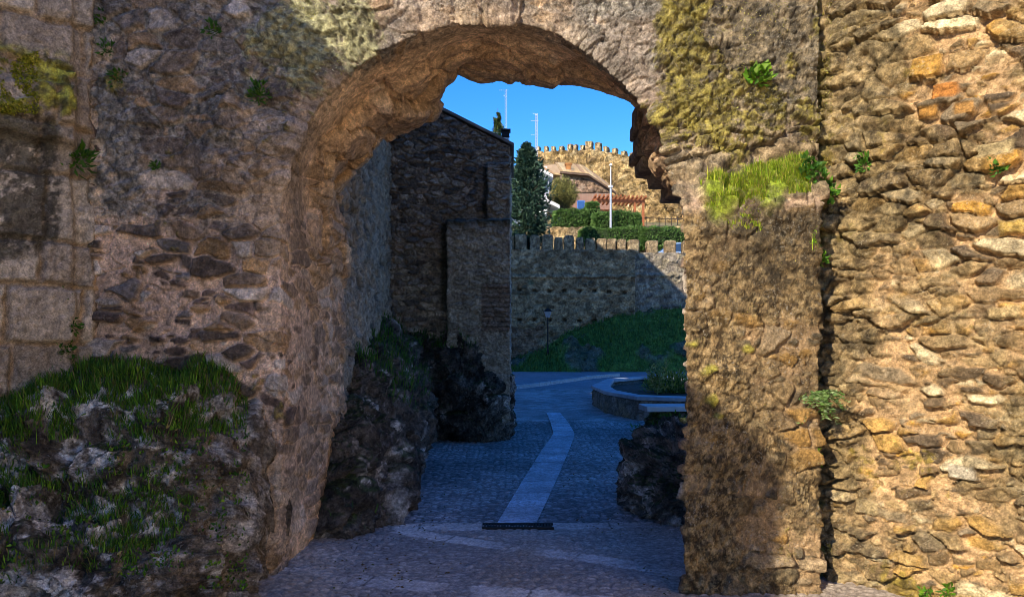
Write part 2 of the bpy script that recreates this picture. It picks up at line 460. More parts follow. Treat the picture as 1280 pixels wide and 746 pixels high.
def vnormals(V, Fq):
    n = np.zeros_like(V)
    a = np.cross(V[Fq[:, 2]]-V[Fq[:, 0]], V[Fq[:, 3]]-V[Fq[:, 1]])
    for k in range(4): np.add.at(n, Fq[:, k], a)
    return n/np.maximum(np.linalg.norm(n, axis=1, keepdims=True), 1e-12)

def stone_block(name, c, s, seed, mat, cols, parent, n=14, amp=.05, rd=.12):
    v, f = cubesphere(n)
    v = v/np.abs(v).max(1, keepdims=True)                        # back to a box
    r = 1-rd+rd*(1-np.clip(np.sort(np.abs(v), axis=1)[:, 1], 0, 1)**6)
    P = v*r[:, None]*np.array(s)/2+np.array(c)
    P = P+amp*np.stack([fbm(P*3.1, seed+k, 4) for k in range(3)], 1)
    col = pick(cols, ss(-.5, .5, fbm(P*4.5, seed+5, 4)))
    ff = f.copy()
    nn = vnormals(P, ff)
    if (nn*(P-np.array(c))).sum(1).mean() < 0: ff = ff[:, ::-1]
    return mesh(name, P, ff, mat, col, parent=parent)

# ================================================================== THE GATE
YF = 4.85
front = [(345, 735), (350, 640), (353, 540), (351, 440), (350, 350), (349, 300), (350, 260), (356, 222), (367, 185), (385, 150), (412, 112), (444, 82), (484, 56), (530, 37),
         (580, 27), (625, 25), (668, 31), (708, 45), (745, 68), (775, 95), (802, 122), (824, 150), (838, 185), (846, 230), (849, 300), (848, 400), (850, 500), (846, 600), (846, 735)]
rear = [(431, 668, 6.6), (431, 600, 6.6), (430, 530, 6.6), (430, 450, 6.6), (430, 360, 6.6), (429, 300, 6.5), (425, 258, 6.45), (422, 238, 6.4), (428, 224, 6.35), (442, 208, 6.3), (463, 189, 6.25), (488, 165, 6.25), (514, 155, 6.2), (533, 135, 6.15),
        (537, 98, 6.1), (570, 79, 6.1), (590, 87, 6.1), (625, 92, 6.1), (680, 97, 6.1), (744, 105, 6.1), (786, 112, 6.1), (812, 134, 6.05), (826, 190, 6.02), (852, 216, 5.98), (878, 240, 5.9), (906, 264, 5.7), (905, 420, 5.3), (905, 560, 5.3), (905, 700, 5.3)]
FP = np.array([W(x, y, YF) for x, y in front]); RP = np.array([W(*r) for r in rear])
def gate():
    k = np.arange(len(FP)); cum = np.concatenate([[0], np.cumsum(np.linalg.norm(np.diff(FP, axis=0), axis=1))])
    dens = np.array([1.0 if 4 < q < 23 else .45 for q in k]); cd_ = np.concatenate([[0], np.cumsum(np.diff(cum)*.5*(dens[1:]+dens[:-1]))])
    nu = int(cd_[-1]/.0052); s = np.interp(np.linspace(0, cd_[-1], nu), cd_, cum); ku = np.interp(s, cum, k)
    def samp(A, sm):
        B = np.stack([np.interp(ku, k, A[:, c]) for c in range(3)], 1)
        if sm:
            w_ = np.hanning(2*sm+1); w_ /= w_.sum()
            Bp = np.vstack([np.repeat(B[:1], sm, 0), B, np.repeat(B[-1:], sm, 0)])
            B = np.stack([np.convolve(Bp[:, c], w_, 'valid') for c in range(3)], 1)
        return B
    Fu, Ru = samp(FP, 30), samp(RP, 7)
    cx, cz = -.26, 2.55
    xl, xr, zt = -2.86, 2.05, 4.75
    O = Fu.copy()
    for i in range(nu):
        x, z = Fu[i, 0], Fu[i, 2]
        if z < cz:
            O[i] = (xl if x < cx else xr, YF, z)
        else:
            dx, dz = x-cx, z-cz
            ts = []
            if abs(dx) > 1e-6: ts.append(((xr if dx > 0 else xl)-cx)/dx)
            if dz > 1e-6: ts.append((zt-cz)/dz)
            t = min(ts); O[i] = (cx+dx*t, YF, cz+dz*t)
    nf, ns, nb = 165, 125, 10
    tf = np.linspace(1, 0, nf, endpoint=False)[None, :, None]
    A = Fu[:, None]*(1-tf)+O[:, None]*tf
    tsf = np.linspace(0, 1, ns)[None, :, None]
    Bs = Fu[:, None]*(1-tsf)+Ru[:, None]*tsf
    Ro = O.copy(); Ro[:, 1] = np.maximum(Ru[:, 1]+.02, 5.6)
    tb = np.linspace(0, 1, nb+1)[1:][None, :, None]
    Cb = Ru[:, None]*(1-tb)+Ro[:, None]*tb
    B = np.concatenate([A, Bs, Cb], 1); nv = B.shape[1]
    st = np.broadcast_to(np.concatenate([np.zeros(nf), np.linspace(0, 1, ns), np.ones(nb)])[None], (nu, nv)).ravel()
    isf = np.broadcast_to((np.arange(nv) < nf)[None], (nu, nv)).ravel()
    # larger steps of the masonry
    X, Y, Z = B[..., 0], B[..., 1], B[..., 2]
    stg = st.reshape(nu, nv)
    n0 = vn(np.stack([X*2.3, Z*2.3, 0*X], -1), 4).reshape(nu, nv)
    fore = 1-ss(0, .55, stg)
    pier = ss(.75, 1.0, X)*ss(2.86, 2.44, Z+.07*n0-.30*(X-1.35))*ss(2.02, 1.97, X)
    B[..., 1] = Y-.22*pier*fore*(1+.12*ss(1.2, 0, Z))
    sk_ = ss(.9, 0, Z)*ss(-1.3, -1.8, X)*fore                     # foot of left pier spreads
    B[..., 1] -= .05*sk_
    N = gnormals(B)
    ker = 7
    for ax in (1, 0):
        pad = [(ker, ker) if a == ax else (0, 0) for a in range(3)]
        Np = np.pad(N, pad, mode='edge'); N = sum(np.take(Np, np.arange(q, q+N.shape[ax]), axis=ax) for q in range(2*ker+1))
    N /= np.maximum(np.linalg.norm(N, axis=-1, keepdims=True), 1e-9)
    P = B.reshape(-1, 3); N = N.reshape(-1, 3)
    # make normals point out of the masonry (front: -Y)
    if N[isf][:, 1].mean() > 0: N = -N; flip = True
    else: flip = False
    X, Y, Z = P.T
    front_m = 1-ss(0, .03, st)
    # lower rubble, mortar-rich
    H1, c1, e1 = rubble(P, (.24, .34, .115), 300, PAL_L, MORT_L, thr=.36, prot=.06, small=.55, warp=.55, tilt=.4)
    # upper part: lichen crusted plaster
    up = ss(2.72, 3.0, Z+.8*fbm(P*1.7, 61, 5, gain=.6)+.25*ss(-.9, -1.6, X)-.25*ss(1, 2, X))
    crust = ss(-.12, .10, fbm(P*2.4, 66, 6, gain=.7)+.3*ss(2.7, 3.3, Z)-.06)
    soff = ss(.05, .25, st)
    plast = mixc(np.tile(np.array((.60, .455, .31)), (len(P), 1)), np.tile(GREYL*1.15, (len(P), 1))*(.5+1.0*ss(-.35, .4, fbm(P*22, 8, 5, gain=.75)))[:, None], crust*(1-soff))
    Hc = .022*crust*(1-soff)*(1+1.2*fbm(P*24, 71, 4, gain=.65))
    # soffit: worn smooth lime coat with scattered stones, warm brown
    sof_c = mixc(np.tile(np.array((.70, .47, .27)), (len(P), 1)), np.tile(np.array((.52, .34, .185)), (len(P), 1)), ss(-.3, .4, fbm(P*1.7, 81, 5)))
    show = ss(-.28, -.1, fbm(P*1.9, 83, 3)-.55*ss(2.2, 3.2, Z)+.12)
    upc = up*(1-.7*e1*ss(-.1, .2, fbm(P*1.8, 67, 3)+.1))
    c = mixc(c1, plast, upc); H = H1*(1-upc*.7)+Hc*upc
    c = mixc(c, mixc(sof_c, c1*.75+sof_c*.25, show*.9), soff)
    H = H*(1-soff)+soff*(H1*(.15+.3*show)+.02*fbm(P*3, 85, 4))
    dF = np.concatenate([tf[0, :, 0][None]*np.linalg.norm(O-Fu, axis=1)[:, None], np.zeros((nu, ns+nb))], 1).ravel()
    arr = ss(.22, .06, dF+.09*fbm(P*3.5, 78, 4))*ss(.42, .25, st+.1*fbm(P*3, 79, 3))*ss(.6, .3, X)
    c = mixc(c, np.array((.62, .45, .285))[None]*(.85+.5*fbm(P*4, 80, 4))[:, None], arr*.7*ss(-.3, .1, fbm(P*2.2, 77, 4))); H = H*(1-arr*.6)
    # inner ring sits a little lower than the front ring, rough at the broken back
    ring = ss(.40, .47, st+.05*vn(P*4, 86))*ss(1.9, 2.6, Z)
    low_r = 1-ss(.2, .6, X)*(1-ss(2.75, 2.95, Z))
    ring = ring*low_r; brk = ss(.30, .5, st+.1*vn(P*3, 89))*ss(1.9, 2.4, Z)*low_r*(1-.65*ss(.3, .7, X))
    bl, bq, ba, bb = voro(P/np.array((.42, .36, .24))+.25*np.stack([vn(P*3, 87+q_) for q_ in range(3)], 1), 310)
    H = H+.035*ring+brk*(.11*(ba-.5)+.035*ss(.01, .09, bl)+.04*fbm(P*3.2, 88, 4)+(bq*np.stack([ba-.5, bb-.5, ba-bb], 1)).sum(1)*.06)
    c = mixc(c, mixc(sof_c*.85, pick([(.46, .31, .18), (.36, .24, .14), (.54, .38, .22), (.28, .19, .12)], ba), ss(.02, .12, bl)), brk*.65)
    # coursed slabs of the broken right haunch
    hau = ss(.3, .6, X)*ss(.35, .7, st)*ss(3.5, 3.3, Z)*ss(2.75, 2.85, Z)
    lay = (Z/.155+.3*vn(P*2, 92)) % 1
    H = H+hau*(.07*ss(.1, .3, lay)*ss(1, .85, lay)+.05*vn(np.stack([np.floor(Z/.155+.3*vn(P*2, 92)), Y*2, X*0], -1), 93))
    # voussoir joints along the front ring
    rad = np.hypot(X-cx, Z-cz); ang = np.arctan2(Z-cz, X-cx)
    vz = front_m*ss(1.95, 1.8, rad+.06*vn(P*3, 97))*ss(2.55, 2.75, Z)
    aj = (ang/.21+.55*vn(P*1.5, 95)) % 1
    vj = np.minimum(aj, 1-aj); idv = np.floor(ang/.21+.55*vn(P*1.5, 95))
    vt = hsh(idv.astype(int), idv.astype(int)*0, idv.astype(int)*0, 12)
    H = H+vz*(.028*ss(.02, .2, vj+.10*fbm(P*6, 98, 3))*(.4+vt)+.03*(vt-.5)+.035*fbm(P*5, 99, 5, gain=.6))
    c = mixc(c, np.array((.33, .255, .19))[None]*(.7+.6*vt)[:, None]*(.75+.6*fbm(P*7, 43, 4))[:, None], vz*.55*ss(-.15, .25, fbm(P*3, 44, 4)+.1))
    # right pier: crumbly dark lichened masonry
    pr = front_m*ss(.95, 1.05, X)
    pl = pr*ss(2.55, 2.4, Z)
    Hp, cp, ep = rubble(P, (.20, .2, .12), 330, [(.28, .20, .11), (.36, .26, .14), (.18, .135, .075), (.42, .26, .09), (.14, .115, .075), (.40, .31, .2)], (.40, .28, .16), thr=.45, prot=.045, small=.5)
    crumb = ss(-.2, .35, fbm(P*3.1, 101, 4)+.35*ss(.3, .9, Z)-.4*ss(1.12, 1.02, X+.05*n0.ravel()))
    Hp = Hp*(1-.7*crumb)+crumb*(.022*fbm(P*30, 103, 3, gain=.8)+.03*fbm(P*6, 104, 5, gain=.55))
    cp = mixc(cp, np.array((.17, .125, .065))[None]*(.18+2.2*ss(-.25, .4, fbm(P*27, 106, 4, gain=.8)))[:, None], crumb*.85)
    sp = ss(.22, .32, fbm(P*26, 107, 3, gain=.7))*crumb; cp = mixc(cp, np.tile(np.array((.42, .33, .19)), (len(P), 1)), sp*.7)
    c = mixc(c, cp*np.array((.74, .70, .62)), pl); H = H*(1-pl)+Hp*pl
    pu = pr*ss(2.45, 2.6, Z)
    c = mixc(c, np.array((.22, .17, .095))[None]*(.25+1.3*ss(-.35, .4, fbm(P*18, 109, 5, gain=.75)))[:, None], pu*.8)
    H = H+pu*.03*fbm(P*8, 111, 4)
    # moss and yellow lichen
    mo = ss(.10, .26, .35*fbm(P*34, 122, 3, gain=.7)+fbm(P*2.7, 121, 5, gain=.6)+.36*ss(2.75, 3.1, Z)*ss(.7, 1.05, X)+.3*ss(2.4, 2.7, Z)*ss(1.0, 1.1, X)*ss(1.5, 1.1, X)-.38)*front_m
    c = mixc(c, MOSSY[None]*(.3+1.2*ss(-.4, .4, fbm(P*26, 123, 4, gain=.7)))[:, None], mo*.75); H = H+mo*.014*(1+1.5*fbm(P*38, 124, 3))
    lx, lz = (395-640)/F*YF, 1.65+(420-48)/F*YF
    ml = ss(.40, .22, np.hypot((X-lx)*.75, Z-lz)+.22*fbm(P*5, 126, 4)+.22*fbm(P*30, 127, 3, gain=.7))*front_m
    c = mixc(c, LICH[None]*(.5+.8*ss(-.4, .4, fbm(P*30, 128, 3)))[:, None], ml*.8); H = H+ml*.03*(.6+fbm(P*28, 129, 3))
    for (qx, qy, qr) in [(885, 462, .06), (887, 500, .07), (866, 430, .05), (900, 520, .05), (935, 435, .05)]:
        q0 = W(qx, qy, 4.63)
        m_ = ss(qr, qr*.3, np.hypot(X-q0[0], (Z-q0[2])*1.5)+.03*vn(P*20, 131))*pl
        c = mixc(c, np.tile(np.array((.36, .32, .05)), (len(P), 1)), m_*.8); H = H+m_*.02
    lgm = ss(.16, .05, np.abs(Z-(2.56+.22*(X-1.3)))+.12*fbm(P*6, 135, 4))*ss(1.2, 1.3, X)*ss(1.97, 1.88, X)*front_m
    # pier face turns darker upwards, just below the ledge
    led = pl*ss(1.75, 2.45, Z+.3*fbm(P*2.5, 134, 3))*ss(1.15, 1.3, X)
    c = mixc(c, np.array((.06, .048, .03))[None]*(.5+1.2*ss(-.3, .5, fbm(P*18, 133, 3)))[:, None], led*.7)
    c = mixc(c, np.array((.22, .29, .02))[None]*(.5+.9*ss(-.4, .4, fbm(P*25, 136, 3)))[:, None], lgm*.9); H = H+lgm*.03*(1+fbm(P*12, 137, 3))
    H = H+rough_skin(P, 140, .013)*(1-.55*soff)
    c = c*(.9+.4*fbm(P*1.1, 150, 3))[:, None]*np.clip(1+.6*fbm(P*15, 151, 5, gain=.65), .3, 2)[:, None]
    V = P+N*H[:, None]
    fc = gridfaces(nu, nv)
    if not flip: fc = fc[:, ::-1]
    root = thing('stone_gate', 'tall rubble stone arch gateway standing over the cobbled road', 'gateway', (0, YF, 0))
    mesh('arch_wall', V, fc, M_WALL, c, parent=root)
    for q, (xl, yt, yb_, dp) in enumerate([(798, 126, 146, 0), (794, 146, 162, .03), (799, 163, 179, -.02), (795, 180, 194, .02), (801, 195, 209, 0), (819, 210, 225, -.02), (834, 226, 243, -.05)]):
        a_, b_ = W(xl, yt, 5.92+dp), W(xl, yb_, 5.92+dp)
        stone_block('broken_stone', ((a_[0]+1.75)/2, 6.1+dp, (a_[2]+b_[2])/2), (1.75-a_[0], .42, (a_[2]-b_[2])*1.12), 3500+q*9, M_WALL, [(.26, .18, .115), (.20, .14, .09), (.31, .225, .14)], root, n=34, amp=.03, rd=.05)
    # unseen masonry above and beside the arch, height added to shade the passage
    def far_fn(P, u, z):
        h, cc, e = rubble(P, (.4, .4, .25), 344, PAL_L, MORT_L, thr=.25, prot=.06, small=0)
        return h, cc
    wall_sheet('upper_shade_wall', M_WALL, (-9, YF, 0), (1, 0, 0), 14.3, 4.74, 10.2, .06, far_fn, th=1.3, parent=root)
    wall_sheet('side_wall', M_WALL, (-9, YF+.06, 0), (1, 0, 0), 6.2, -.1, 4.75, .06, far_fn, th=1.2, parent=root)
    wall_sheet('side_wall', M_WALL, (2.06, YF+.62, 0), (1, 0, 0), 3.3, -.1, 4.75, .06, far_fn, th=.6, parent=root)
    return root
gate()

# right flank wall: rubble in sandy mortar, in full sun
def right_fn(P, u, z):
    H1, c1, e1 = rubble(P, (.23, .25, .10), 400, PAL_R, MORT_R, thr=.25, prot=.075, small=.48, tilt=.7, warp=.6, rot=.18)
    H2, c2, e2 = rubble(P, (.18, .2, .085), 420, PAL_R, MORT_R, thr=.33, prot=.065, small=.5, tilt=.7, warp=.55, rot=-.12)
    sel = ss(-.2, .2, fbm(P*1.1, 431, 3))
    H = H1*sel+H2*(1-sel); c = mixc(c2, c1, sel)
    H = H+rough_skin(P, 440, .017)+.035*fbm(P*2.6, 441, 4)
    # weathered grey-brown bands to the left, cleaner mortar to the right
    wd = ss(-.15, .15, fbm(P*1.5, 445, 6, gain=.65)+.45*ss(.85, .2, u)-.2*ss(1.0, .3, z)-.05)
    c = mixc(c, np.array((.19, .135, .06))[None]*(.15+1.8*ss(-.3, .45, fbm(P*17, 446, 5, gain=.7)))[:, None], wd*.78)
    H = H+wd*.02*fbm(P*20, 447, 4, gain=.6)
    mo = ss(.1, .24, .3*fbm(P*34, 454, 3, gain=.7)+fbm(P*2.4, 449, 5, gain=.6)+.7*ss(.55, .0, u)*ss(2.0, 3.0, z)-.22)
    c = mixc(c, np.array((.26, .19, .025))[None]*(.4+.8*ss(-.5, .5, fbm(P*26, 450, 3)))[:, None], mo*.75)
    for (qx, qy, a, b, colr) in [(1183, 115, .075, .045, (.50, .20, .04)), (1160, 142, .055, .03, (.48, .24, .05)), (1207, 138, .05, .03, (.42, .22, .06)),
                                 (1203, 588, .075, .045, (.50, .43, .30)), (1255, 390, .09, .035, (.50, .36, .16)), (1265, 285, .07, .04, (.52, .34, .08)), (1245, 188, .09, .04, (.50, .38, .18)), (1085, 632, .07, .045, (.46, .34, .16))]:
        q = (qx-HX)/F; t = (q*5.1-1.95)/(.72+.69*q); Yq = 5.1-.69*t; zq = EYE-(qy-HY)/F*Yq
        dd = np.maximum(np.abs(u-t)/a, np.abs(z-zq)/b)+.25*fbm(P*9, 455, 3)
        m_ = ss(1.1, .85, dd)
        H = H*(1-m_)+m_*(.055+.012*fbm(P*14, 456, 3)); c = mixc(c, np.array(colr)[None]*(.75+.5*fbm(P*12, 457, 3))[:, None], m_)
    gl = ss(.08, .2, fbm(P*2.2, 459, 6, gain=.7)+.12*ss(1.4, .6, u)); c = mixc(c, np.array((.21, .16, .075))[None]*(.25+1.5*ss(-.35, .4, fbm(P*20, 460, 4, gain=.75)))[:, None], gl*.45)
    g_ = c@np.array((.3, .6, .1)); c = c*.97+.03*g_[:, None]
    c = .88*c*np.clip(1+.5*fbm(P*12, 458, 5, gain=.6), .3, 2)[:, None]
    return H, c
tag(wall_sheet('stone_wall', M_LIT, (1.95, 5.1, 0), (.72, -.69, 0), 2.6, -.1, 4.3, .0105, right_fn, th=.6), 'sunlit ochre rubble wall right of the gate pier', 'wall')
def bounce_fn(P, u, z):
    h, c, e = rubble(P, (.45, .45, .25), 480, [(.80, .66, .47), (.74, .6, .42), (.84, .70, .52)], (.82, .68, .49), thr=.3, prot=.04, small=0)
    return h, c
tag(wall_sheet('bounce_wall', M_LIT, (3.84, 3.28, 0), (0, -1, 0), 11, -.1, 7.0, .08, bounce_fn, th=.6), 'unseen pale lime washed wall added past the camera to bounce warm light', 'wall')  # out of view, added as a warm reflector for the shaded masonry

# left flank wall: weathered ashlar blocks, in shade
def left_fn(P, u, z):
    u2 = 1.45-u                                    # distance from the inner corner
    zw = z+.03*fbm(P*2.2, 501, 3)+.01*fbm(P*9, 502, 3); uw = u2+.03*fbm(P*2.5, 503, 3)+.01*fbm(P*9, 504, 3)
    rows = np.cumsum([0, .30, .38, .27, .42, .33, .36, .29, .44, .31, .37, .30, .40, .35, .30, .40, .35, .4]); k = np.clip(np.searchsorted(rows, zw+.1)-1, 0, 16)
    zr = (zw+.1-rows[k])/(rows[k+1]-rows[k]); off = hsh(k, k*0, k*0, 505); bl = .30+.22*hsh(k, k*0+1, k*0, 506)
    ub = uw/bl+off; kb = np.floor(ub).astype(int); ur = ub-kb
    jd = np.minimum(np.minimum(zr, 1-zr)*(rows[k+1]-rows[k]), np.minimum(ur, 1-ur)*bl)
    e1 = ss(.004, .03, jd+.008*fbm(P*12, 507, 3)); b1 = hsh(kb, k, k*0, 508); b2 = hsh(kb, k, k*0+1, 509)
    H1 = e1*(.02+.03*b1)+e1*(ur-.5)*.03*(b2-.5); c1 = mixc(np.tile(np.array((.34, .25, .16)), (len(P), 1)), pick([(.46, .38, .28), (.38, .31, .22), (.52, .44, .33), (.33, .27, .2)], b2), e1)
    H2, c2, e2 = rubble(P, (.16, .16, .12), 510, PAL_L, (.25, .19, .12), thr=.25, prot=.05, small=.5)
    q = ss(.17, .12, u2+.03*vn(P*5, 511)) 
    H = H1*(1-q)+(H2-.03)*q; c = mixc(c1, c2, q)
    step = ss(.25, .29, u2+.015*vn(P*7, 512)); H = H+.07*step
    cap = ss(.22, .16, np.abs(z-3.05)+.04*vn(P*6, 513))*ss(.2, .3, u2); H = H+.09*cap*(1+.4*fbm(P*6, 514, 3))
    st = ss(.05, .35, fbm(P*np.array((3, 3, .9)), 516, 5, gain=.6)+.45*ss(.22, .45, u2)*ss(3.3, 2.9, z)*ss(2.0, 2.4, z)-.15*ss(3.4, 3.6, z)+.02)
    st = st*ss(-.25, .05, fbm(P*9, 536, 5, gain=.8)+.5*(st-.6))
    c = mixc(c, np.array((.045, .042, .028))[None]*(.4+1.2*ss(-.4, .5, fbm(P*20, 517, 3)))[:, None], st*.85)
    mo = ss(.3, .16, np.abs(z-3.2)+.04*vn(P*6, 533))*ss(.22, .3, u2)*ss(-.1, .1, fbm(P*6, 518, 4)+.3*fbm(P*30, 534, 3)); c = mixc(c, np.array((.30, .29, .03))[None]*(.3+1.3*ss(-.4, .4, fbm(P*24, 535, 3)))[:, None], mo*.85); H = H+mo*.03*(1+fbm(P*30, 519, 3))
    H = H+rough_skin(P, 520, .012); c = c*np.clip(1+.3*fbm(P*15, 521, 4), .4, 1.6)[:, None]
    return H, c
lroot = thing('stone_wall', 'pale weathered ashlar wall with black streaks left of the gate', 'wall', (-3.3, 4.4, 0))
A0 = np.array((-2.72-1.45*.72, 4.93-1.45*.69, 0))
wall_sheet('ashlar_face', M_WALL, A0, (.72, .69, 0), 1.45, -.1, 6.15, .0115, left_fn, th=.5, parent=lroot)
def coarse_fn(P, u, z):
    h, cc, e = rubble(P, (.45, .45, .3), 544, PAL_L, MORT_L, thr=.2, prot=.05, small=0)
    return h, cc
wall_sheet('rear_run', M_WALL, (-4.0, -3.0, 0), (0, 1, 0), 7.0, -.1, 6.15, .06, coarse_fn, th=.6, parent=lroot)

# ================================================================== ROCKS
def rock_skin(P, N, seed, amp, strat=(.5, .2, 1.0), freq=1.0):
    """displacement of a craggy foliated outcrop"""
    s = np.array(strat); s = s/np.linalg.norm(s)
    t = P@s
    w_ = np.stack([fbm(P*1.3*freq, seed+q, 3) for q in range(3)], 1)
    d, q, a, b = voro(P*2.1*freq+w_*.6, seed+30, .95)
    h = amp*(.9*fbm(P*.9*freq, seed, 4)+.75*(a-.5)*ss(0, .12, d)+(q*np.stack([a-.5, b-.5, a-b], 1)).sum(1)*.7+.35*fbm(P*3*freq, seed+2, 5, ridge=True, gain=.55))
    h += amp*.22*fbm(np.stack([t*9*freq, P[:, 0]*1.2, P[:, 2]*1.2], 1)+w_, seed+4, 4, ridge=True)
    h += amp*.20*fbm(P*10*freq, seed+5, 5, ridge=True, gain=.65)
    return h

def rock_col(P, N, seed, dark, mid, lich, la=.1, moss=None, mossz=.45, freq=1.0):
    c = mixc(np.tile(np.array(dark), (len(P), 1)), np.tile(np.array(mid), (len(P), 1)), ss(-.35, .4, fbm(P*3.3*freq, seed+60, 5, gain=.6)))
    l = ss(la, la+.22, fbm(P*2.6*freq, seed+61, 6, gain=.65))
    c = mixc(c, np.array(lich)[None]*(.6+.6*ss(-.5, .5, fbm(P*21, seed+62, 3)))[:, None], l)
    if moss is not None:
        m = ss(mossz, mossz+.35, N[:, 2]+.5*fbm(P*2.2, seed+63, 4))
        c = mixc(c, np.array(moss)[None]*(.5+.9*ss(-.5, .5, fbm(P*24, seed+64, 3)))[:, None], m*.9)
    return c

def blobs(name, lst, seed, amp, mat, colkw, parent=None, strat=(.5, .2, 1.0), freq=1.0, zmin=-.15):
    Vs, Fs, o = [], [], 0
    for (c, r, n) in lst:
        v, f = cubesphere(n)
        Vs.append(v*np.array(r)+np.array(c)); Fs.append(f+o); o += len(v)
        v0 = v/np.array(r); v0 /= np.linalg.norm(v0, axis=1, keepdims=True)
        Vs[-1] = (Vs[-1], v0)
    P = np.vstack([a for a, b in Vs]); N = np.vstack([b for a, b in Vs]); Fq = np.vstack(Fs)
    V = P+N*rock_skin(P, N, seed, amp, strat, freq)[:, None]
    V[:, 2] = np.maximum(V[:, 2], zmin)
    NN = vnormals(V, Fq)
    if (NN*N).sum(1).mean() < 0: NN = -NN; Fq = Fq[:, ::-1]
    c = rock_col(V, NN, seed, freq=freq, **colkw)
    return mesh(name, V, Fq, mat, c, parent=parent), V, NN

# -------- leaves and grass
def blades(name, P, N, hgt, wid, cols, seed, mat=None, parent=None, lean=.85, droop=.5):
    R = np.random.RandomState(seed); n = len(P)
    a = R.rand(n)*6.283
    h = hgt*(.5+.9*R.rand(n)); wd = wid*(.6+.8*R.rand(n))
    up = N*.5+np.array([0, 0, 1.0]); up /= np.linalg.norm(up, axis=1, keepdims=True)
    out = np.stack([np.cos(a), np.sin(a), 0*a], 1); side = np.stack([-np.sin(a), np.cos(a), 0*a], 1)
    ln = lean*R.rand(n)
    p0 = P; p1 = P+up*(h*.55)[:, None]+out*(h*ln*.35)[:, None]; p2 = P+up*(h*(1-droop*ln))[:, None]+out*(h*ln)[:, None]
    w_ = side*wd[:, None]
    V = np.stack([p0-w_*.5, p0+w_*.5, p1+w_*.42, p1-w_*.42, p2+w_*.06, p2-w_*.06], 1).reshape(-1, 3)
    b = np.arange(n)[:, None]*6
    Fq = np.stack([b+np.array([0, 1, 2, 3]), b+np.array([3, 2, 4, 5])], 1).reshape(-1, 4)
    cl = pick(cols, R.rand(n))*(.75+.5*R.rand(n))[:, None]
    return mesh(name, V, Fq, mat or M_LEAF, np.repeat(cl, 6, 0), smooth=False, parent=parent)

def leaves(name, P, D, L, Wd, cols, seed, parent=None, mat=None, roll=1.0, fold=.25):
    """one folded leaf per point: D = direction it points"""
    R = np.random.RandomState(seed); n = len(P)
    D = D/np.maximum(np.linalg.norm(D, axis=1, keepdims=True), 1e-9)
    r = R.randn(n, 3); s = np.cross(D, r); s /= np.maximum(np.linalg.norm(s, axis=1, keepdims=True), 1e-9)
    nn = np.cross(s, D)
    l = (L*(.6+.8*R.rand(n)))[:, None]; w_ = (Wd*(.6+.8*R.rand(n)))[:, None]
    base, tip = P, P+D*l+nn*l*-.12
    m = P+D*l*.45
    V = np.stack([base, m+s*w_*.5+nn*w_*fold, tip, m-s*w_*.5+nn*w_*fold], 1).reshape(-1, 3)
    b = np.arange(n)[:, None]*4
    Fq = np.concatenate([b+np.array([0, 1, 2]), b+np.array([0, 2, 3])], 1).reshape(-1, 3)
    cl = pick(cols, R.rand(n))*(.75+.5*R.rand(n))[:, None]
    return mesh(name, V, Fq, mat or M_LEAF, np.repeat(cl, 4, 0), smooth=False, parent=parent)

G_DARK = [(.03, .10, .012), (.045, .13, .014), (.06, .15, .016), (.085, .17, .02)]
G_FRESH = [(.08, .20, .012), (.12, .26, .016), (.17, .30, .02), (.06, .15, .014)]
G_LIME = [(.26, .38, .02), (.34, .43, .03), (.18, .30, .02), (.40, .42, .05)]

# -------- near outcrop under the left wall
def near_outcrop():
    u = np.linspace(0, 1, 300); v = np.linspace(0, 1, 330)
    prof = np.array([(5.0, 1.50), (4.78, 1.47), (4.55, 1.36), (4.36, 1.22), (4.27, 1.0), (4.22, .80), (4.12, .66), (3.95, .60), (3.78, .52), (3.70, .30), (3.66, .12), (3.62, -.1)])
    cs = np.concatenate([[0], np.cumsum(np.linalg.norm(np.diff(prof, axis=0), axis=1))]); cs /= cs[-1]
    py = np.interp(v, cs, prof[:, 0]); pz = np.interp(v, cs, prof[:, 1])
    x = -4.2+u*2.56
    sc = np.sqrt(np.clip(1-np.clip((u-.74)/.26, 0, 1)**2.6, 0, 1))        # closes at its right-hand end
    sy = .25+.75*sc
    X = x[:, None]+0*v[None]; Y = 5.0+(py[None]-5.0)*sy[:, None]; Z = -.1+(pz[None]+.1)*(sc[:, None]*.35+.65*(sc[:, None] > .0)*np.sqrt(np.maximum(sc[:, None], .0)))
    Y = Y+.30*ss(-2.4, -1.9, X)*(1-v[None])*0
    B = np.stack([X, Y, Z], -1)
    N = gnormals(B)
    k = 12
    for ax in (0, 1):
        Np = np.pad(N, [(k, k) if a == ax else (0, 0) for a in range(3)], mode='edge'); N = sum(np.take(Np, np.arange(q, q+N.shape[ax]), axis=ax) for q in range(2*k+1))
    N = N.reshape(-1, 3); N /= np.maximum(np.linalg.norm(N, axis=1, keepdims=True), 1e-9)
    if N[:, 2].mean() < 0: N = -N
    P = B.reshape(-1, 3)
    V = P+N*(rock_skin(P, N, 600, .19, (.55, .1, .8), 1.5)+.004)[:, None]
    V[:, 2] = np.maximum(V[:, 2], -.12)
    Fq = gridfaces(300, 330); NN = vnormals(V, Fq)
    if (NN*N).sum(1).mean() < 0: NN = -NN; Fq = Fq[:, ::-1]
    c = rock_col(V, NN, 600, (.05, .042, .033), (.20, .17, .13), (.68, .65, .6), -.04, (.035, .05, .012), .7, 2.1)
    warm = .8*ss(-2.2, -1.8, V[:, 0]); c = mixc(c, np.array((.19, .145, .10))[None]*(.5+ss(-.5, .5, fbm(V*6, 605, 4)))[:, None], warm*.6)
    mesh_o = tag(mesh('rock_outcrop', V, Fq, M_ROCK, c), 'craggy lichen spotted rock outcrop at the foot of the left wall', 'rock')
    return V, NN
RV, RN = near_outcrop()
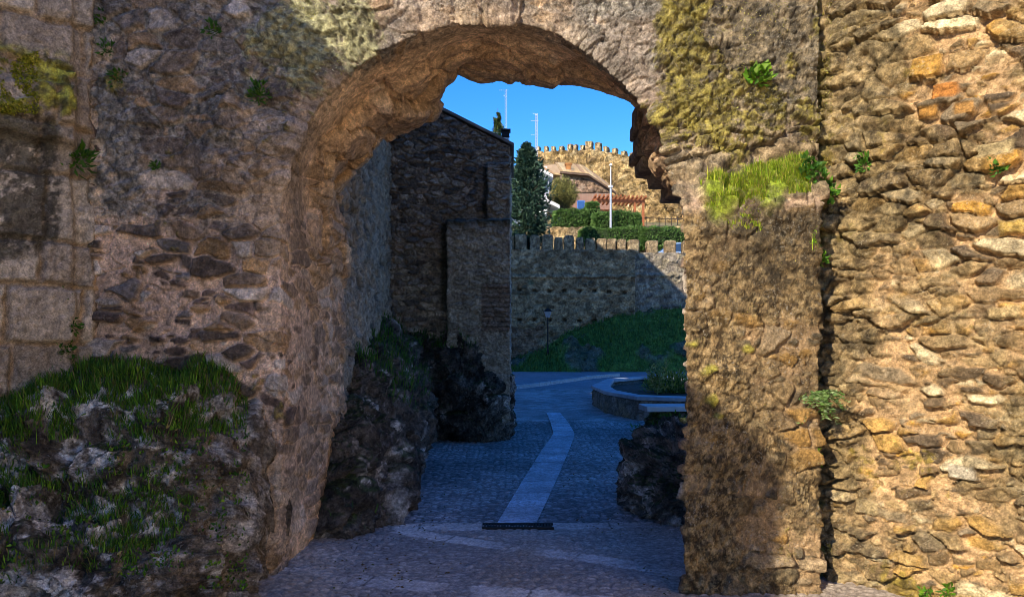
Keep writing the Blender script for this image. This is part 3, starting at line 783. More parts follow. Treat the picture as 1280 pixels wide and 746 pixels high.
def on_rock(mask, n, seed):
    R = np.random.RandomState(seed); idx = np.nonzero(mask)[0]; k = R.choice(idx, n)
    return RV[k]+R.randn(n, 3)*np.array([.008, .008, .002]), RN[k]
nz = fbm(RV*2.3, 650, 4)
P_, N_ = on_rock((RN[:, 2] > .2) & (RV[:, 2] > 1.02) & (nz+.8*ss(4.35, 4.6, RV[:, 1]) > .02) & (RV[:, 0] < -1.74), 24000, 1)
struct(blades('grass', P_, N_, .075, .005, G_DARK+G_FRESH+[(.16, .15, .05)], 2), 'stuff')
P_, N_ = on_rock((RN[:, 2] > .2) & (RV[:, 2] > .34) & (RV[:, 2] < .85) & (nz > -.22) & (RV[:, 0] < -1.9), 9000, 3)
struct(blades('grass', P_, N_, .058, .005, G_DARK+G_FRESH+[(.16, .15, .05)], 4), 'stuff')
P_, N_ = on_rock((RV[:, 0] < -2.75) & (RV[:, 2] > .5) & (RV[:, 2] < 1.3) & (nz > -.1), 3500, 5)
struct(blades('grass', P_, N_, .06, .005, G_DARK+G_FRESH, 6), 'stuff')

# -------- rocks inside the gate passage
DK = dict(dark=(.05, .045, .04), mid=(.115, .10, .085), lich=(.36, .34, .31), la=.16, moss=(.03, .045, .012), mossz=.55)
_, LV, LN = blobs('rock_ledge', [((-1.80, 6.75, .25), (.70, .75, .85), 90), ((-1.88, 7.7, .35), (.76, .9, 1.0), 90), ((-2.0, 8.9, .45), (.84, 1.0, 1.15), 90), ((-2.12, 10.2, .5), (.83, 1.0, 1.35), 90), ((-1.68, 6.35, .1), (.40, .5, .6), 60)],
      700, .26, M_DARKROCK, DK, freq=1.2, strat=(.8, .1, .6))
tag(bpy.data.objects['rock_ledge'], 'dark rock ledge running under the long shaded passage wall', 'rock')
_, GV, GN = blobs('rock_outcrop', [((-.82, 12.0, .75), (.66, .95, 1.2), 130), ((-1.45, 12.1, .5), (.6, 1.0, 1.45), 90), ((-.52, 11.9, .55), (.42, .8, .9), 90)],
      720, .26, M_DARKROCK, dict(DK, dark=(.03, .027, .024), mid=(.11, .097, .084), lich=(.34, .31, .29)), freq=1.0, strat=(.9, .1, -.5))
tag(bpy.data.objects['rock_outcrop.001'], 'black overhanging boulder mass beneath the gable of the grey stone house', 'rock')
_, BV, BN = blobs('boulder', [((1.80, 6.75, .25), (.62, .56, .56), 150), ((1.75, 7.15, .2), (.55, .5, .5), 90)], 740, .20, M_DARKROCK, dict(DK, mid=(.14, .13, .12), lich=(.42, .40, .37), la=.06), freq=1.8)
tag(bpy.data.objects['boulder'], 'rounded dark boulder beside the road against the right gate pier', 'boulder')
def tuft(Vv, Nn, mask, n, seed, h, cols, wd=.008, name='grass'):
    R = np.random.RandomState(seed); idx = np.nonzero(mask)[0]
    k = R.choice(idx, n); return struct(blades(name, Vv[k], Nn[k], h, wd, cols, seed), 'stuff')
tuft(LV, LN, (LN[:, 2] > .35) & (LV[:, 2] > .9) & (LV[:, 1] > 7.4), 5000, 8, .14, G_DARK)
tuft(GV, GN, (GN[:, 2] > .3) & (GV[:, 2] > 1.45), 2500, 9, .12, G_DARK[:3])
tuft(LV, LN, (LV[:, 2] < .3) & (LN[:, 2] > .1), 500, 10, .10, G_DARK)

# ================================================================== BUILDINGS BEHIND THE GATE
PAL_G = [(.23, .20, .165), (.32, .285, .23), (.16, .14, .12), (.40, .35, .28), (.28, .225, .17), (.12, .105, .09)]
def long_fn(P, u, z):
    h, c, e = rubble(P, (.3, .42, .17), 800, [(.20, .175, .14), (.28, .24, .19), (.13, .11, .09), (.32, .25, .18)], (.30, .25, .185), thr=.3, prot=.07, small=.5)
    h = h+rough_skin(P, 803, .02)
    return h, c*np.clip(1+.35*fbm(P*9, 804, 3), .4, 1.6)[:, None]
tag(wall_sheet('stone_wall', M_WALL, (-1.95, 11.7, 0), (.076, -1, 0), 5.15, -.1, 6.0, .028, lambda P, u, z: long_fn(P, u, z), th=-.5), 'long shaded rubble wall running from the gate to the grey gable', 'wall')

HY0 = 11.6
def gable_fn(P, u, z):
    h, c, e = rubble(P, (.19, .3, .085), 820, PAL_G, (.25, .21, .165), thr=.15, prot=.045, small=.5, warp=.4)
    x = P[:, 0]; wv = .02*vn(P*4, 822)
    blk = ss(-1.06, -1.02, x+wv)*ss(3.52, 3.46, z+wv)
    pil = ss(-.42, -.39, x+wv)*ss(4.45, 4.40, z)*(1-blk)
    h2, c2, e2 = rubble(P, (.45, .4, .2), 824, [(.34, .30, .24), (.42, .37, .29), (.28, .24, .19)], (.30, .26, .20), thr=.15, prot=.025, small=.4, warp=.25)
    h = h*(1-blk*.5)+h2*blk*.5+.28*blk+.10*pil; c = mixc(c, c2, np.maximum(blk*.7, pil*.8))
    br = blk*ss(-.50, -.46, x)*ss(2.5, 2.46, z)*ss(1.7, 1.75, z)
    row = (z/.075) % 1; brj = ss(.05, .2, row)*ss(.95, .8, row)
    c = mixc(c, np.array((.165, .115, .09))[None]*(.5+.7*brj)[:, None], br*.8); h = h+br*.012*brj
    # mossy ledges and dark upright lines beside the step edges
    dark_marks = np.maximum(blk*ss(3.30, 3.5, z), ss(.10, .02, np.abs(x+1.09+wv))*ss(3.6, 3.4, z)*ss(1.8, 2.3, z))
    dark_marks = np.maximum(dark_marks, ss(.06, .02, np.abs(x+.43+wv))*ss(3.5, 3.6, z)*ss(4.45, 4.3, z))
    c = mixc(c, np.tile(np.array((.022, .026, .014)), (len(P), 1)), dark_marks*.85)
    h = h+rough_skin(P, 826, .014)
    return h, c*np.clip(1+.45*fbm(P*6, 828, 4), .4, 1.7)[:, None]
house = thing('stone_house', 'grey rubble stone house with plain sloping gable on a dark rock', 'house', (-1.4, HY0, 0))
gtop = ([0, 1.45, 2.77], [6.12, 5.36, 4.70])
wall_sheet('gable_wall', M_WALL, (-2.80, HY0, 0), (1, 0, 0), 2.77, .3, 6.2, .017, gable_fn, th=.4, parent=house, ztop=gtop)
def cside(P, u, z):
    h, c, e = rubble(P, (.3, .3, .16), 840, PAL_G, (.10, .095, .085), thr=.15, prot=.03, small=0); return h, c
wall_sheet('side_wall', M_WALL, (-.05, HY0+.02, 0), (0, 1, 0), 2.2, .3, 4.66, .05, cside, th=.4, parent=house)
bm = bmesh.new()
for (x0, z0, x1, z1) in [(-2.85, 6.14, -.0, 4.70)]:
    add_prism(bm, [(x0, HY0-.05, z0+.01), (x1+.03, HY0-.05, z1+.0), (x1+.03, HY0-.05, z1+.045), (x0, HY0-.05, z0+.055)], (0, 2.4, 0))
bmobj('roof', bm, plain('slate_edge', (.22, .20, .17), .9, 0, .4, 6, .5, .02), house)
tower = thing('shade_tower', 'unseen plain tower added behind the gable house to shade the battlement wall', 'tower', (-7, 18, 0))  # out of view, added to cast shade on the battlement wall and road
bm = bmesh.new(); add_box(bm, (-7.4, 18.85, 7.3), (9.1, 9.7, 14.6)); add_box(bm, (-9.3, 18.85, 15.4), (6.0, 9.5, 1.6))
bmobj('tower_body', bm, plain('tower_stone', (.22, .19, .14), .9, 0, .4, 3, .5, .05), tower)

# ================================================================== PLANTER, BENCH
pl = thing('planter', 'low octagonal stone planter with pale coping beside the road bend', 'planter', (3.6, 17, 0))
poly = [(1.95, 17.3), (2.02, 15.5), (2.46, 14.15), (3.6, 13.7), (5.0, 14.5), (5.6, 17), (5.1, 20.4), (3.8, 21.2), (2.65, 19.9)]
def inset(poly, d):
    c_ = np.mean(poly, 0); return [tuple(np.array(p)-(np.array(p)-c_)/np.linalg.norm(np.array(p)-c_)*d) for p in poly]
def planter_fn(P, u, z):
    h, c, e = rubble(P, (.28, .28, .2), 860, [(.17, .16, .15), (.22, .2, .18), (.14, .13, .12), (.2, .17, .13)], (.13, .12, .11), thr=.1, prot=.03, small=.5)
    return h, c
for a, b in zip(poly, poly[1:]+poly[:1]):
    d = np.array(b)-np.array(a); L = float(np.linalg.norm(d))
    wall_sheet('planter_wall', M_WALL, (a[0], a[1], 0), (d[0], d[1], 0), L, -.05, .39, .03, planter_fn, th=.2, parent=pl)
def ring(bm, P0, P1, z0, z1):
    n = len(P0)
    a = [bm.verts.new((x, y, z0)) for x, y in P0]; b = [bm.verts.new((x, y, z1)) for x, y in P0]
    c_ = [bm.verts.new((x, y, z1)) for x, y in P1]; d = [bm.verts.new((x, y, z0)) for x, y in P1]
    for i in range(n):
        j = (i+1) % n
        for p, q in ((a, b), (b, c_), (c_, d), (d, a)): bm.faces.new((p[i], p[j], q[j], q[i]))
    bmesh.ops.recalc_face_normals(bm, faces=bm.faces[:])
bm = bmesh.new(); ring(bm, inset(poly, -.05), inset(poly, .38), .392, .47)
bmesh.ops.bevel(bm, geom=bm.edges[:], offset=.012, segments=1, affect='EDGES')
bmobj('coping', bm, plain('coping_stone', (.30, .33, .38), .85, 0, .25, 5, .3, .01), pl)
ip = inset(poly, .3)
o = mesh('soil', [(x, y, .30) for x, y in ip], [tuple(range(len(ip)))], plain('planter_soil', (.05, .04, .03), 1, 0, .5, 9, .8, .03), parent=pl, smooth=False)
def plant(name, label, c, r, n, L, Wd, cols, seed, up=.6, stems=0, group=None, out=(0, 0, 0), sh=1.0):
    """leafy plant: leaves spread through an uneven low dome, on thin stems"""
    R = np.random.RandomState(seed)
    d = R.randn(n, 3); d /= np.linalg.norm(d, axis=1, keepdims=True); d[:, 2] = np.abs(d[:, 2])*sh
    rr = (R.rand(n)**.5)*(.7+.5*vn(d*2.3, seed))
    p = np.array(c)+d*rr[:, None]*np.array(r)
    D = d+np.array([0, 0, up])+np.array(out)+R.randn(n, 3)*.35
    root = thing(name, label, 'plant', tuple(c), group)
    leaves('foliage', p, D, L, Wd, cols, seed, parent=root)
    bm = bmesh.new()
    for k in range(max(3, stems)):
        q = p[R.randint(n)]; add_tube(bm, tuple(c), tuple(q), .003+.02*L, .001, 5)
    bmobj('stem', bm, plain('green_stem', (.09, .10, .03), .8), root)
    return root
plant('garden_shrub', 'bushy yellow green shrub growing in the octagonal planter', (3.85, 17.2, .3), (1.0, .9, .55), 1500, .10, .04, [(.16, .21, .03), (.24, .27, .05), (.09, .14, .03), (.3, .3, .1)], 31, .5, 14)
def spiky(name, label, c, h, n, seed, cols):
    R = np.random.RandomState(seed); root = thing(name, label, 'plant', c)
    P, D = [], []; bm = bmesh.new()
    for k in range(n):
        a = R.rand()*6.28; tilt = .15+.35*R.rand(); hh = h*(.7+.5*R.rand())
        prev = np.array(c)
        for s in np.linspace(.12, 1, 9):
            q = np.array(c)+np.array([math.cos(a)*tilt*s*hh, math.sin(a)*tilt*s*hh, hh*s])
            add_tube(bm, tuple(prev), tuple(q), .008, .006, 5); prev = q
            for _ in range(5): P.append(q); D.append(np.array([R.randn(), R.randn(), .5]))
    leaves('foliage', np.array(P), np.array(D), .13, .035, cols, seed, parent=root)
    bmobj('stem', bm, plain('pale_stem', (.25, .25, .12), .8), root)
spiky('tall_weed', 'tall pale stemmed weed standing up from the planter shrub', (3.35, 16.6, .3), .75, 5, 33, [(.2, .24, .06), (.3, .32, .12)])
bench = thing('stone_bench', 'pale stone slab on a low rough block behind the boulder', 'bench', (2.55, 11.9, 0))
bm = bmesh.new(); add_box(bm, (2.62, 11.9, .47), (.95, .5, .09), .1, .015); bmobj('slab', bm, plain('pale_slab', (.42, .45, .48), .85, 0, .2, 6, .3, .01), bench)
blobs('base_block', [((2.7, 12.0, .15), (.45, .3, .33), 40)], 880, .08, M_DARKROCK, dict(DK, moss=(.06, .09, .02), mossz=.2), parent=None, freq=2)
o = bpy.data.objects['base_block']; o.parent = bench; o.matrix_parent_inverse = bench.matrix_basis.inverted()
plant('ground_plant', 'dark low shrub filling the gap between boulder and stone slab', (2.35, 11.0, .0), (.55, .5, .5), 1200, .06, .03, G_DARK, 35, .4, 8)

# ================================================================== BATTLEMENT WALL AND BANK
WY = 36.0
def bat_fn(P, u, z):
    h, c, e = rubble(P, (.42, .4, .26), 900, [(.30, .24, .165), (.38, .31, .22), (.20, .16, .11), (.45, .36, .25), (.26, .19, .125)], (.36, .29, .20), thr=.25, prot=.07, small=.5)
    x = P[:, 0]
    band = ss(4.62, 4.55, z)                                     # parapet string course
    cor = ss(.10, .04, np.abs(z-4.62)); h = h+cor*.10
    put = np.zeros(len(P))
    for zz in (3.9, 2.4):                                        # rows of putlog holes
        put = np.maximum(put, ss(.14, .09, np.abs(((x/.75) % 1)-.5)*.75)*ss(.09, .06, np.abs(z-zz-.1*vn(P*.5, 901))))
    h = h-put*.22*band; c = mixc(c, np.tile(np.array((.05, .045, .04)), (len(P), 1)), put*band*.6)
    gs = ss(.28, .1, np.abs(x-1.0+.12*vn(P*2, 903)))*ss(4.6, 4.2, z)*ss(2.0, 2.7, z)*ss(-.3, .2, fbm(P*2, 904, 3))
    c = mixc(c, np.tile(np.array((.10, .24, .19)), (len(P), 1)), gs*.7)
    br = ss(1.6, 1.3, x+.3*vn(P*1.5, 905))*ss(2.3, 2.0, z+.2*vn(P*2, 906))
    rw = (z/.11) % 1; c = mixc(c, np.array((.20, .13, .105))[None]*(.5+.6*ss(.1, .3, rw))[:, None], br*.75)
    h = h+rough_skin(P, 907, .03)
    return h, np.array((.80, .72, .58))*c*np.clip(1+.35*fbm(P*2.5, 908, 4), .4, 1.6)[:, None]
bat = thing('battlement_wall', 'long shaded stone wall with square merlons above the green bank', 'wall', (3, WY, 0))
wall_sheet('curtain_wall', M_FAR, (-.9, WY, 0), (1, 0, 0), 7.05, -.1, 5.98, .05, bat_fn, th=.7, parent=bat)
bat2 = thing('battlement_wall', 'partly sunlit battlement wall section beyond the corner near the parked car', 'wall', (8, 36.6, 0))
def bat2_fn(P, u, z):
    h, c, e = rubble(P, (.42, .4, .24), 910, [(.22, .19, .14), (.28, .24, .17), (.17, .14, .11), (.30, .25, .16)], (.24, .2, .15), thr=.25, prot=.07, small=.5)
    h = h+ss(.12, .04, np.abs(z-4.7))*.1+rough_skin(P, 911, .03)
    return h, c*np.clip(1+.35*fbm(P*2.5, 912, 4), .4, 1.6)[:, None]
wall_sheet('curtain_wall', M_FAR, (6.16, 36.15, 0), (1, .12, 0), 8.0, -.1, 5.85, .05, bat2_fn, th=.7, parent=bat2)
MC = [(.20, .145, .08), (.26, .19, .105), (.13, .10, .06), (.30, .225, .125)]
for k, (a, b, t) in enumerate([(636, 642, 294), (644, 658, 292), (663, 675, 293), (678, 691, 293), (694, 703, 296), (706, 717, 294), (721, 729, 296), (733, 744, 297), (747, 758, 297.5), (760, 770, 298), (773, 783, 298), (786, 799, 299)]):
    x0, x1 = (a-HX)/F*WY, (b-HX)/F*WY; zt = EYE-(t-HY)/F*WY
    stone_block('merlon', ((x0+x1)/2, WY+.33, (5.8+zt)/2), (x1-x0+.06, .62, zt-5.8), 920+k*7, M_FAR, MC, bat, amp=.04)
for k, (a, b, t) in enumerate([(811, 824, 300), (835, 847, 300), (858, 870, 300), (881, 893, 300)]):
    x0, x1 = (a-HX)/F*WY, (b-HX)/F*WY; zt = EYE-(t-HY)/F*36.4
    stone_block('merlon', ((x0+x1)/2, 36.5+(x0-6)*.12, (5.7+zt)/2), (x1-x0+.06, .6, zt-5.7), 1020+k*7, M_FAR, MC, bat2, amp=.04)

def bank():
    xs = np.linspace(-6, 17, 300); v = np.linspace(0, 1, 90)
    hx = np.interp(xs, [-6, 0, .5, 1.6, 2.6, 3.9, 5.3, 7, 9, 17], [.3, .4, .65, .95, 1.7, 2.4, 2.9, 3.05, 3.0, 3.0])
    prof = np.clip(v**.75, 0, 1)
    X = xs[:, None]+0*v; Y = 33.2+2.95*v[None]+0*xs[:, None]; Z = -.1+(hx[:, None]+.1)*prof[None]
    P = np.stack([X, Y, Z], -1).reshape(-1, 3)
    N = np.tile(np.array([0, -.7, .7]), (len(P), 1))
    rk = ss(.0, .2, fbm(P*.6, 940, 5)+.3*ss(2.2, .5, P[:, 2])-.22)
    P[:, 2] += .22*fbm(P*.7, 941, 4)+rk*.35*fbm(P*1.5, 942, 4, ridge=True)
    P[:, 1] -= rk*.4*fbm(P*1.3, 943, 3)
    c = mixc(np.tile(np.array((.06, .12, .022)), (len(P), 1)), np.tile(np.array((.09, .16, .03)), (len(P), 1)), ss(-.4, .4, fbm(P*1.2, 944, 4)))
    c = mixc(c, np.array((.075, .068, .06))[None]*(.5+ss(-.5, .5, fbm(P*3, 946, 4)))[:, None], rk*.8)
    struct(mesh('grass_bank', P, gridfaces(300, 90), M_FAR, c))
    R = np.random.RandomState(12); idx = np.nonzero(rk < .35)[0]; k = R.choice(idx, 16000)
    struct(blades('grass', P[k]+R.randn(16000, 3)*.05, N[k], .16, .03, [(.05, .12, .022), (.08, .16, .03), (.10, .18, .035)], 13), 'stuff')
bank()
lamp = thing('street_lamp', 'small black lantern lamp post against the shaded battlement wall', 'street lamp', (1.74, 35.0, .9))
bm = bmesh.new(); add_tube(bm, (1.74, 35.0, .6), (1.74, 35.0, 1.0), .07, .05); add_tube(bm, (1.74, 35.0, 1.0), (1.74, 35.0, 2.55), .035, .03); bmobj('pole', bm, plain('lamp_iron', (.015, .016, .018), .5, .5), lamp)
bm = bmesh.new(); add_tube(bm, (1.74, 35.0, 2.55), (1.74, 35.0, 2.85), .10, .19, 6); bmobj('lantern', bm, plain('lamp_glass', (.25, .27, .3), .2), lamp)
bm = bmesh.new(); add_tube(bm, (1.74, 35.0, 2.85), (1.74, 35.0, 2.98), .26, .08, 6); add_tube(bm, (1.74, 35.0, 2.98), (1.74, 35.0, 3.1), .03, .01, 6); bmobj('cap', bm, plain('lamp_iron_cap', (.015, .016, .018), .5, .5), lamp)

# ================================================================== UPPER TOWN ON THE HILL
# retaining wall along the upper street
def ret_fn(P, u, z):
    h, c, e = rubble(P, (.6, .5, .35), 1100, [(.40, .27, .12), (.34, .24, .12), (.44, .31, .14), (.26, .2, .11)], (.40, .29, .15), thr=.2, prot=.08, small=.5)
    return h+rough_skin(P, 1101, .04), c*np.clip(1+.4*fbm(P*1.8, 1102, 4), .4, 1.7)[:, None]
tag(wall_sheet('retaining_wall', M_HILLW, (-6, 44.3, 0), (1, 0, 0), 30, 5.2, 8.36, .12, ret_fn, th=.3), 'ochre retaining wall below the clipped hedges', 'wall')

def box_hedge(name, label, c, s, seed, n, group=None, cols=None, L=.13):
    """clipped hedge: dense leaves through a rounded block with an uneven skin, woody core inside"""
    R = np.random.RandomState(seed)
    root = thing(name, label, 'hedge', (c[0], c[1], c[2]-s[2]/2), group)
    p = (R.rand(n, 3)-.5)*2
    ax = R.randint(0, 3, n); sg = np.sign(R.randn(n))
    p[np.arange(n), ax] = sg*(.84+.18*R.rand(n))
    p = p/np.maximum((np.abs(p)**6).sum(1)**(1/6), .9)[:, None]
    nrm = np.sign(p)*np.abs(p)**5; nrm /= np.maximum(np.linalg.norm(nrm, axis=1, keepdims=True), 1e-6)
    P = np.array(c)+p*np.array(s)/2
    P += nrm*(.22*fbm(P*1.3, seed, 4)+.08*vn(P*5, seed))[:, None]
    D = nrm+R.randn(n, 3)*.6+np.array([0, 0, .3])
    leaves('foliage', P, D, L, L*.62, cols or [(.08, .17, .035), (.11, .21, .045), (.06, .12, .025), (.15, .24, .07)], seed, parent=root)
    stone_block('hedge_core', c, [s[0]*.9, s[1]*.86, s[2]*.9], seed, plain('hedge_twigs', (.02, .035, .01), 1, 0, .5, 8, .6, .05), [(.02, .03, .01)], root, n=10, amp=.06)
    return root
def hx(px, Y): return (px-HX)/F*Y
def hz(py, Y): return EYE-(py-HY)/F*Y
def hedge_px(name, label, x0, x1, y0, y1, Y, dep, seed, n, group='clipped hedges above the retaining wall', **kw):
    X0, X1, Z1, Z0 = hx(x0, Y), hx(x1, Y), hz(y0, Y), hz(y1, Y)
    return box_hedge(name, label, ((X0+X1)/2, Y+dep/2, (Z0+Z1)/2), (X1-X0, dep, Z1-Z0), seed, n, group, **kw)
hedge_px('hedge', 'sunlit clipped hedge nearest the white house', 693, 735, 263, 285, 44.7, 1.2, 1200, 5200)
hedge_px('hedge', 'tall dark clipped hedge block with flat top between lower hedges', 733, 747, 253, 288, 45.0, .9, 1210, 2600)
hedge_px('hedge', 'broad clipped hedge in front of the timber pergola', 742, 802, 266, 292, 43.6, 1.3, 1220, 8500)
hedge_px('hedge', 'low dark hedge right of the pergola behind the parked car', 800, 862, 285, 308, 42.6, 1.0, 1230, 5200)
hedge_px('hedge', 'low shaded hedge strip at the foot of the broad clipped hedge', 726, 812, 285, 305, 42.8, .9, 1240, 6000)

# ---------------- white house with deep eaves
wh = thing('white_house', 'white rendered house corner with wide projecting eaves behind the conifer', 'house', (1.6, 46, 5.3))
M_WHITE = plain('white_render', (.62, .62, .62), .85, 0, .12, 3, .2, .01)
HX1 = hx(684, 46)
bm = bmesh.new(); add_box(bm, (HX1-1.5, 48.3, 8.9), (3.0, 4.6, 7.2)); bmobj('wall', bm, M_WHITE, wh)
M_TILE = plain('roof_tile', (.30, .19, .11), .9, 0, .45, 5, .5, .03)
def eave(name, px0, py0, px1, py1, Y, dep, th, mat):
    a = (hx(px0, Y), hz(py0, Y)); b = (hx(px1, Y), hz(py1, Y))
    bm = bmesh.new(); add_prism(bm, [(a[0], Y, a[1]), (b[0], Y, b[1]), (b[0], Y, b[1]+th), (a[0], Y, a[1]+th)], (0, dep, 0)); return bmobj(name, bm, mat, wh)
eave('roof', 650, 199, 691.5, 222, 45.2, 6.0, .20, M_WHITE)
eave('roof_tiles', 650, 195, 691.8, 218, 45.15, 6.1, .16, M_TILE)
eave('balcony_canopy', 672, 247, 699.5, 260.5, 45.2, 3.0, .22, M_WHITE)
bm = bmesh.new(); add_box(bm, (hx(671, 45.9)+.1, 45.97, hz(285, 46)), (.7, .05, 1.5)); bmobj('shutter', bm, plain('brown_shutter', (.28, .19, .13), .7, 0, .2, 6), wh)
fr = bm = bmesh.new(); add_box(bm, (hx(687, 45.9)-.3, 45.96, hz(233, 46)), (.5, .05, .9)); wf = bmobj('window', bm, plain('window_frame_grey', (.35, .37, .4), .5), wh)
bm = bmesh.new(); add_box(bm, (hx(687, 45.9)-.3, 45.92, hz(233, 46)), (.4, .03, .8)); bmobj('pane', bm, plain('dark_pane', (.05, .07, .10), .1, 0, .1), wf)
bm = bmesh.new(); add_tube(bm, (hx(678.5, 45.6), 45.6, 5.3), (hx(678.5, 45.6), 45.6, hz(262, 45.6)), .05); bmobj('drainpipe', bm, plain('black_pipe', (.02, .02, .02), .5), wh)
bm = bmesh.new(); add_box(bm, (HX1+.32, 47.0, 6.9), (.6, 2.6, 3.2)); bmobj('porch', bm, plain('pale_porch', (.52, .54, .6), .85, 0, .15, 4), wh)
# flower box hinted on the porch
# ---------------- brick house, roofs, chimney
bh = thing('brick_house', 'low red brick house with sloping tiled roof below the hill wall', 'house', (5.8, 58, 10))
Yb = 57.0
def pts(l, Y): return [(hx(x, Y), Y, hz(y, Y)) for x, y in l]
bm = bmesh.new(); add_prism(bm, pts([(702, 282), (764.5, 282), (764.5, 237.5), (735, 219.5), (702, 216)], Yb), (0, 6, 0))
M_BRICK = brick_mat('red_brick', (.27, .13, .085), (.20, .095, .065), (.30, .25, .2), .26, .08, .012)
bmobj('wall', bm, M_BRICK, bh)
def stonepatch(P, u, z):
    h, c, e = rubble(P, (.6, .5, .35), 1300, [(.19, .12, .08), (.25, .165, .105), (.12, .08, .055), (.28, .2, .14)], (.23, .145, .095), thr=.2, prot=.06, small=.4); return h, c
xl_, xr_ = hx(703, Yb), hx(762, Yb)
wall_sheet('stone_band', M_HILLW, (xl_, Yb-.06, 0), (1, 0, 0), xr_-xl_, hz(241, Yb), hz(222, Yb), .12, stonepatch, th=.03, parent=bh, ztop=([0, (xr_-xl_)*.5, xr_-xl_], [hz(219, Yb), hz(224, Yb), hz(240, Yb)]))
def tiled(name, quad, nrow, mat, parent, amp=.05):
    """barrel tile roof plane: ridges run down the slope"""
    q = np.array(quad); nu, nv = nrow*8+1, 14
    a = np.linspace(0, 1, nu)[:, None, None]; b = np.linspace(0, 1, nv)[None, :, None]
    G = (q[0]*(1-a)+q[1]*a)*(1-b)+(q[3]*(1-a)+q[2]*a)*b
    n = np.cross(q[1]-q[0], q[3]-q[0]); n = n/np.linalg.norm(n)
    if n[2] < 0: n = -n
    w_ = np.abs(np.sin(np.arange(nu)*math.pi/8))[:, None, None]*amp
    G = G+n*w_
    P = G.reshape(-1, 3); k = np.repeat(np.arange(nu)//8, nv)
    c = pick([(.42, .30, .15), (.36, .24, .12), (.46, .36, .2), (.28, .18, .1)], hsh(k, k*0, k*0, 5))
    V2, rim, back = solid(P, nu, nv, n, .08)
    return mesh(name, V2, np.vstack([gridfaces(nu, nv), rim]), mat, np.vstack([c, np.tile(c.mean(0), (len(V2)-len(P), 1))]), parent=parent, ngon=back[::-1], smooth=False)
M_RT = attr_mat('old_tiles', 6, .4, .03, .4)
def Q(px, py, Y): return (hx(px, Y), Y, hz(py, Y))
tiled('roof', [Q(701, 213.5, 56.6), Q(736, 217, 56.6), Q(726, 206, 63), Q(694, 203, 63)], 12, M_RT, bh)
tiled('roof', [Q(735.5, 216.8, 56.5), Q(770, 239.5, 56.5), Q(757, 227, 63), Q(727, 206, 63)], 12, M_RT, bh)
bm = bmesh.new(); add_prism(bm, pts([(700, 216.5), (736, 219.8), (770.5, 242), (770.5, 240), (736, 217.3), (700, 214)], 56.45), (0, .35, 0)); bmobj('verge', bm, plain('dark_verge', (.10, .065, .045), .9, 0, .3, 6), bh)
xc = hx(711, 57.6)
bm = bmesh.new(); add_box(bm, (xc, 58.2, hz(214, 57.6)), (.42, .5, 1.5)); add_box(bm, (xc, 58.2, hz(203.5, 57.6)), (.56, .62, .10)); ch = bmobj('chimney', bm, plain('rust_chimney', (.30, .13, .04), .8, 0, .3, 5), bh)
bm = bmesh.new(); add_box(bm, (hx(726, Yb), Yb-.02, hz(256.5, Yb)), (.62, .06, .75)); wn = bmobj('window', bm, plain('blue_frame', (.06, .13, .36), .5), bh)
bm = bmesh.new(); add_box(bm, (hx(726, Yb), Yb-.07, hz(256.5, Yb)), (.46, .04, .58)); bmobj('pane', bm, plain('blue_pane', (.03, .08, .22), .15), wn)
oh = thing('old_house', 'house with ridged old tile roof behind the brick house chimney', 'house', (4, 66, 11))
bm = bmesh.new(); add_prism(bm, pts([(676, 262), (735, 262), (735, 218), (695, 205.5), (676, 208)], 66), (0, 5, 0)); bmobj('wall', bm, plain('ochre_render', (.36, .26, .17), .9, 0, .25, 2), oh)
tiled('roof', [Q(680, 217, 65.2), Q(704, 219, 65.2), Q(694, 205.5, 71), Q(672, 206, 71)], 11, M_RT, oh)
tiled('roof', [Q(704, 216, 65.4), Q(734, 220, 65.4), Q(731, 211.5, 71), Q(694, 205, 71)], 10, M_RT, oh)

# ---------------- pergola
pg = thing('pergola', 'red brown timber pergola standing against the sunlit hill wall', 'pergola', (7.6, 50, 9))
M_TIM = plain('red_timber', (.26, .085, .03), .7, 0, .3, 8, .3, .01)
bm = bmesh.new()
for (x0, x1, y, Y) in [(742, 806, 252, 50), (742, 806, 250, 52.5)]: 
    bm = bmesh.new(); a, b = Q(x0, y, Y), Q(x1, y+2, Y); add_prism(bm, [(a[0], Y, a[2]), (b[0], Y, b[2]), (b[0], Y, b[2]+.2), (a[0], Y, a[2]+.2)], (0, .12, 0)); bmobj('beam', bm, M_TIM, pg)
for k in range(13):
    a = hx(743+k*5.1, 50.5); z = hz(251+k*.17, 50)+.2
    bm = bmesh.new(); add_box(bm, (a, 51.2, z+.10), (.10, 3.4, .14)); bmobj('rafter', bm, M_TIM, pg)
for px, Y in ((793.5, 50.05), (804, 50.05), (746, 50.05), (793, 52.55), (748, 52.55)):
    bm = bmesh.new(); x = hx(px, Y); zt = hz(253.5, 50); add_box(bm, (x, Y, (zt+8.6)/2), (.15, .15, zt-8.6)); bmobj('post', bm, M_TIM, pg)
a, b = hx(747, 52.6), hx(777, 52.6)
bm = bmesh.new(); add_box(bm, ((a+b)/2, 52.75, 9.9), (b-a, .08, 2.0)); bmobj('back_panel', bm, plain('orange_boards', (.34, .13, .05), .7, 0, .35, 5, .3), pg)

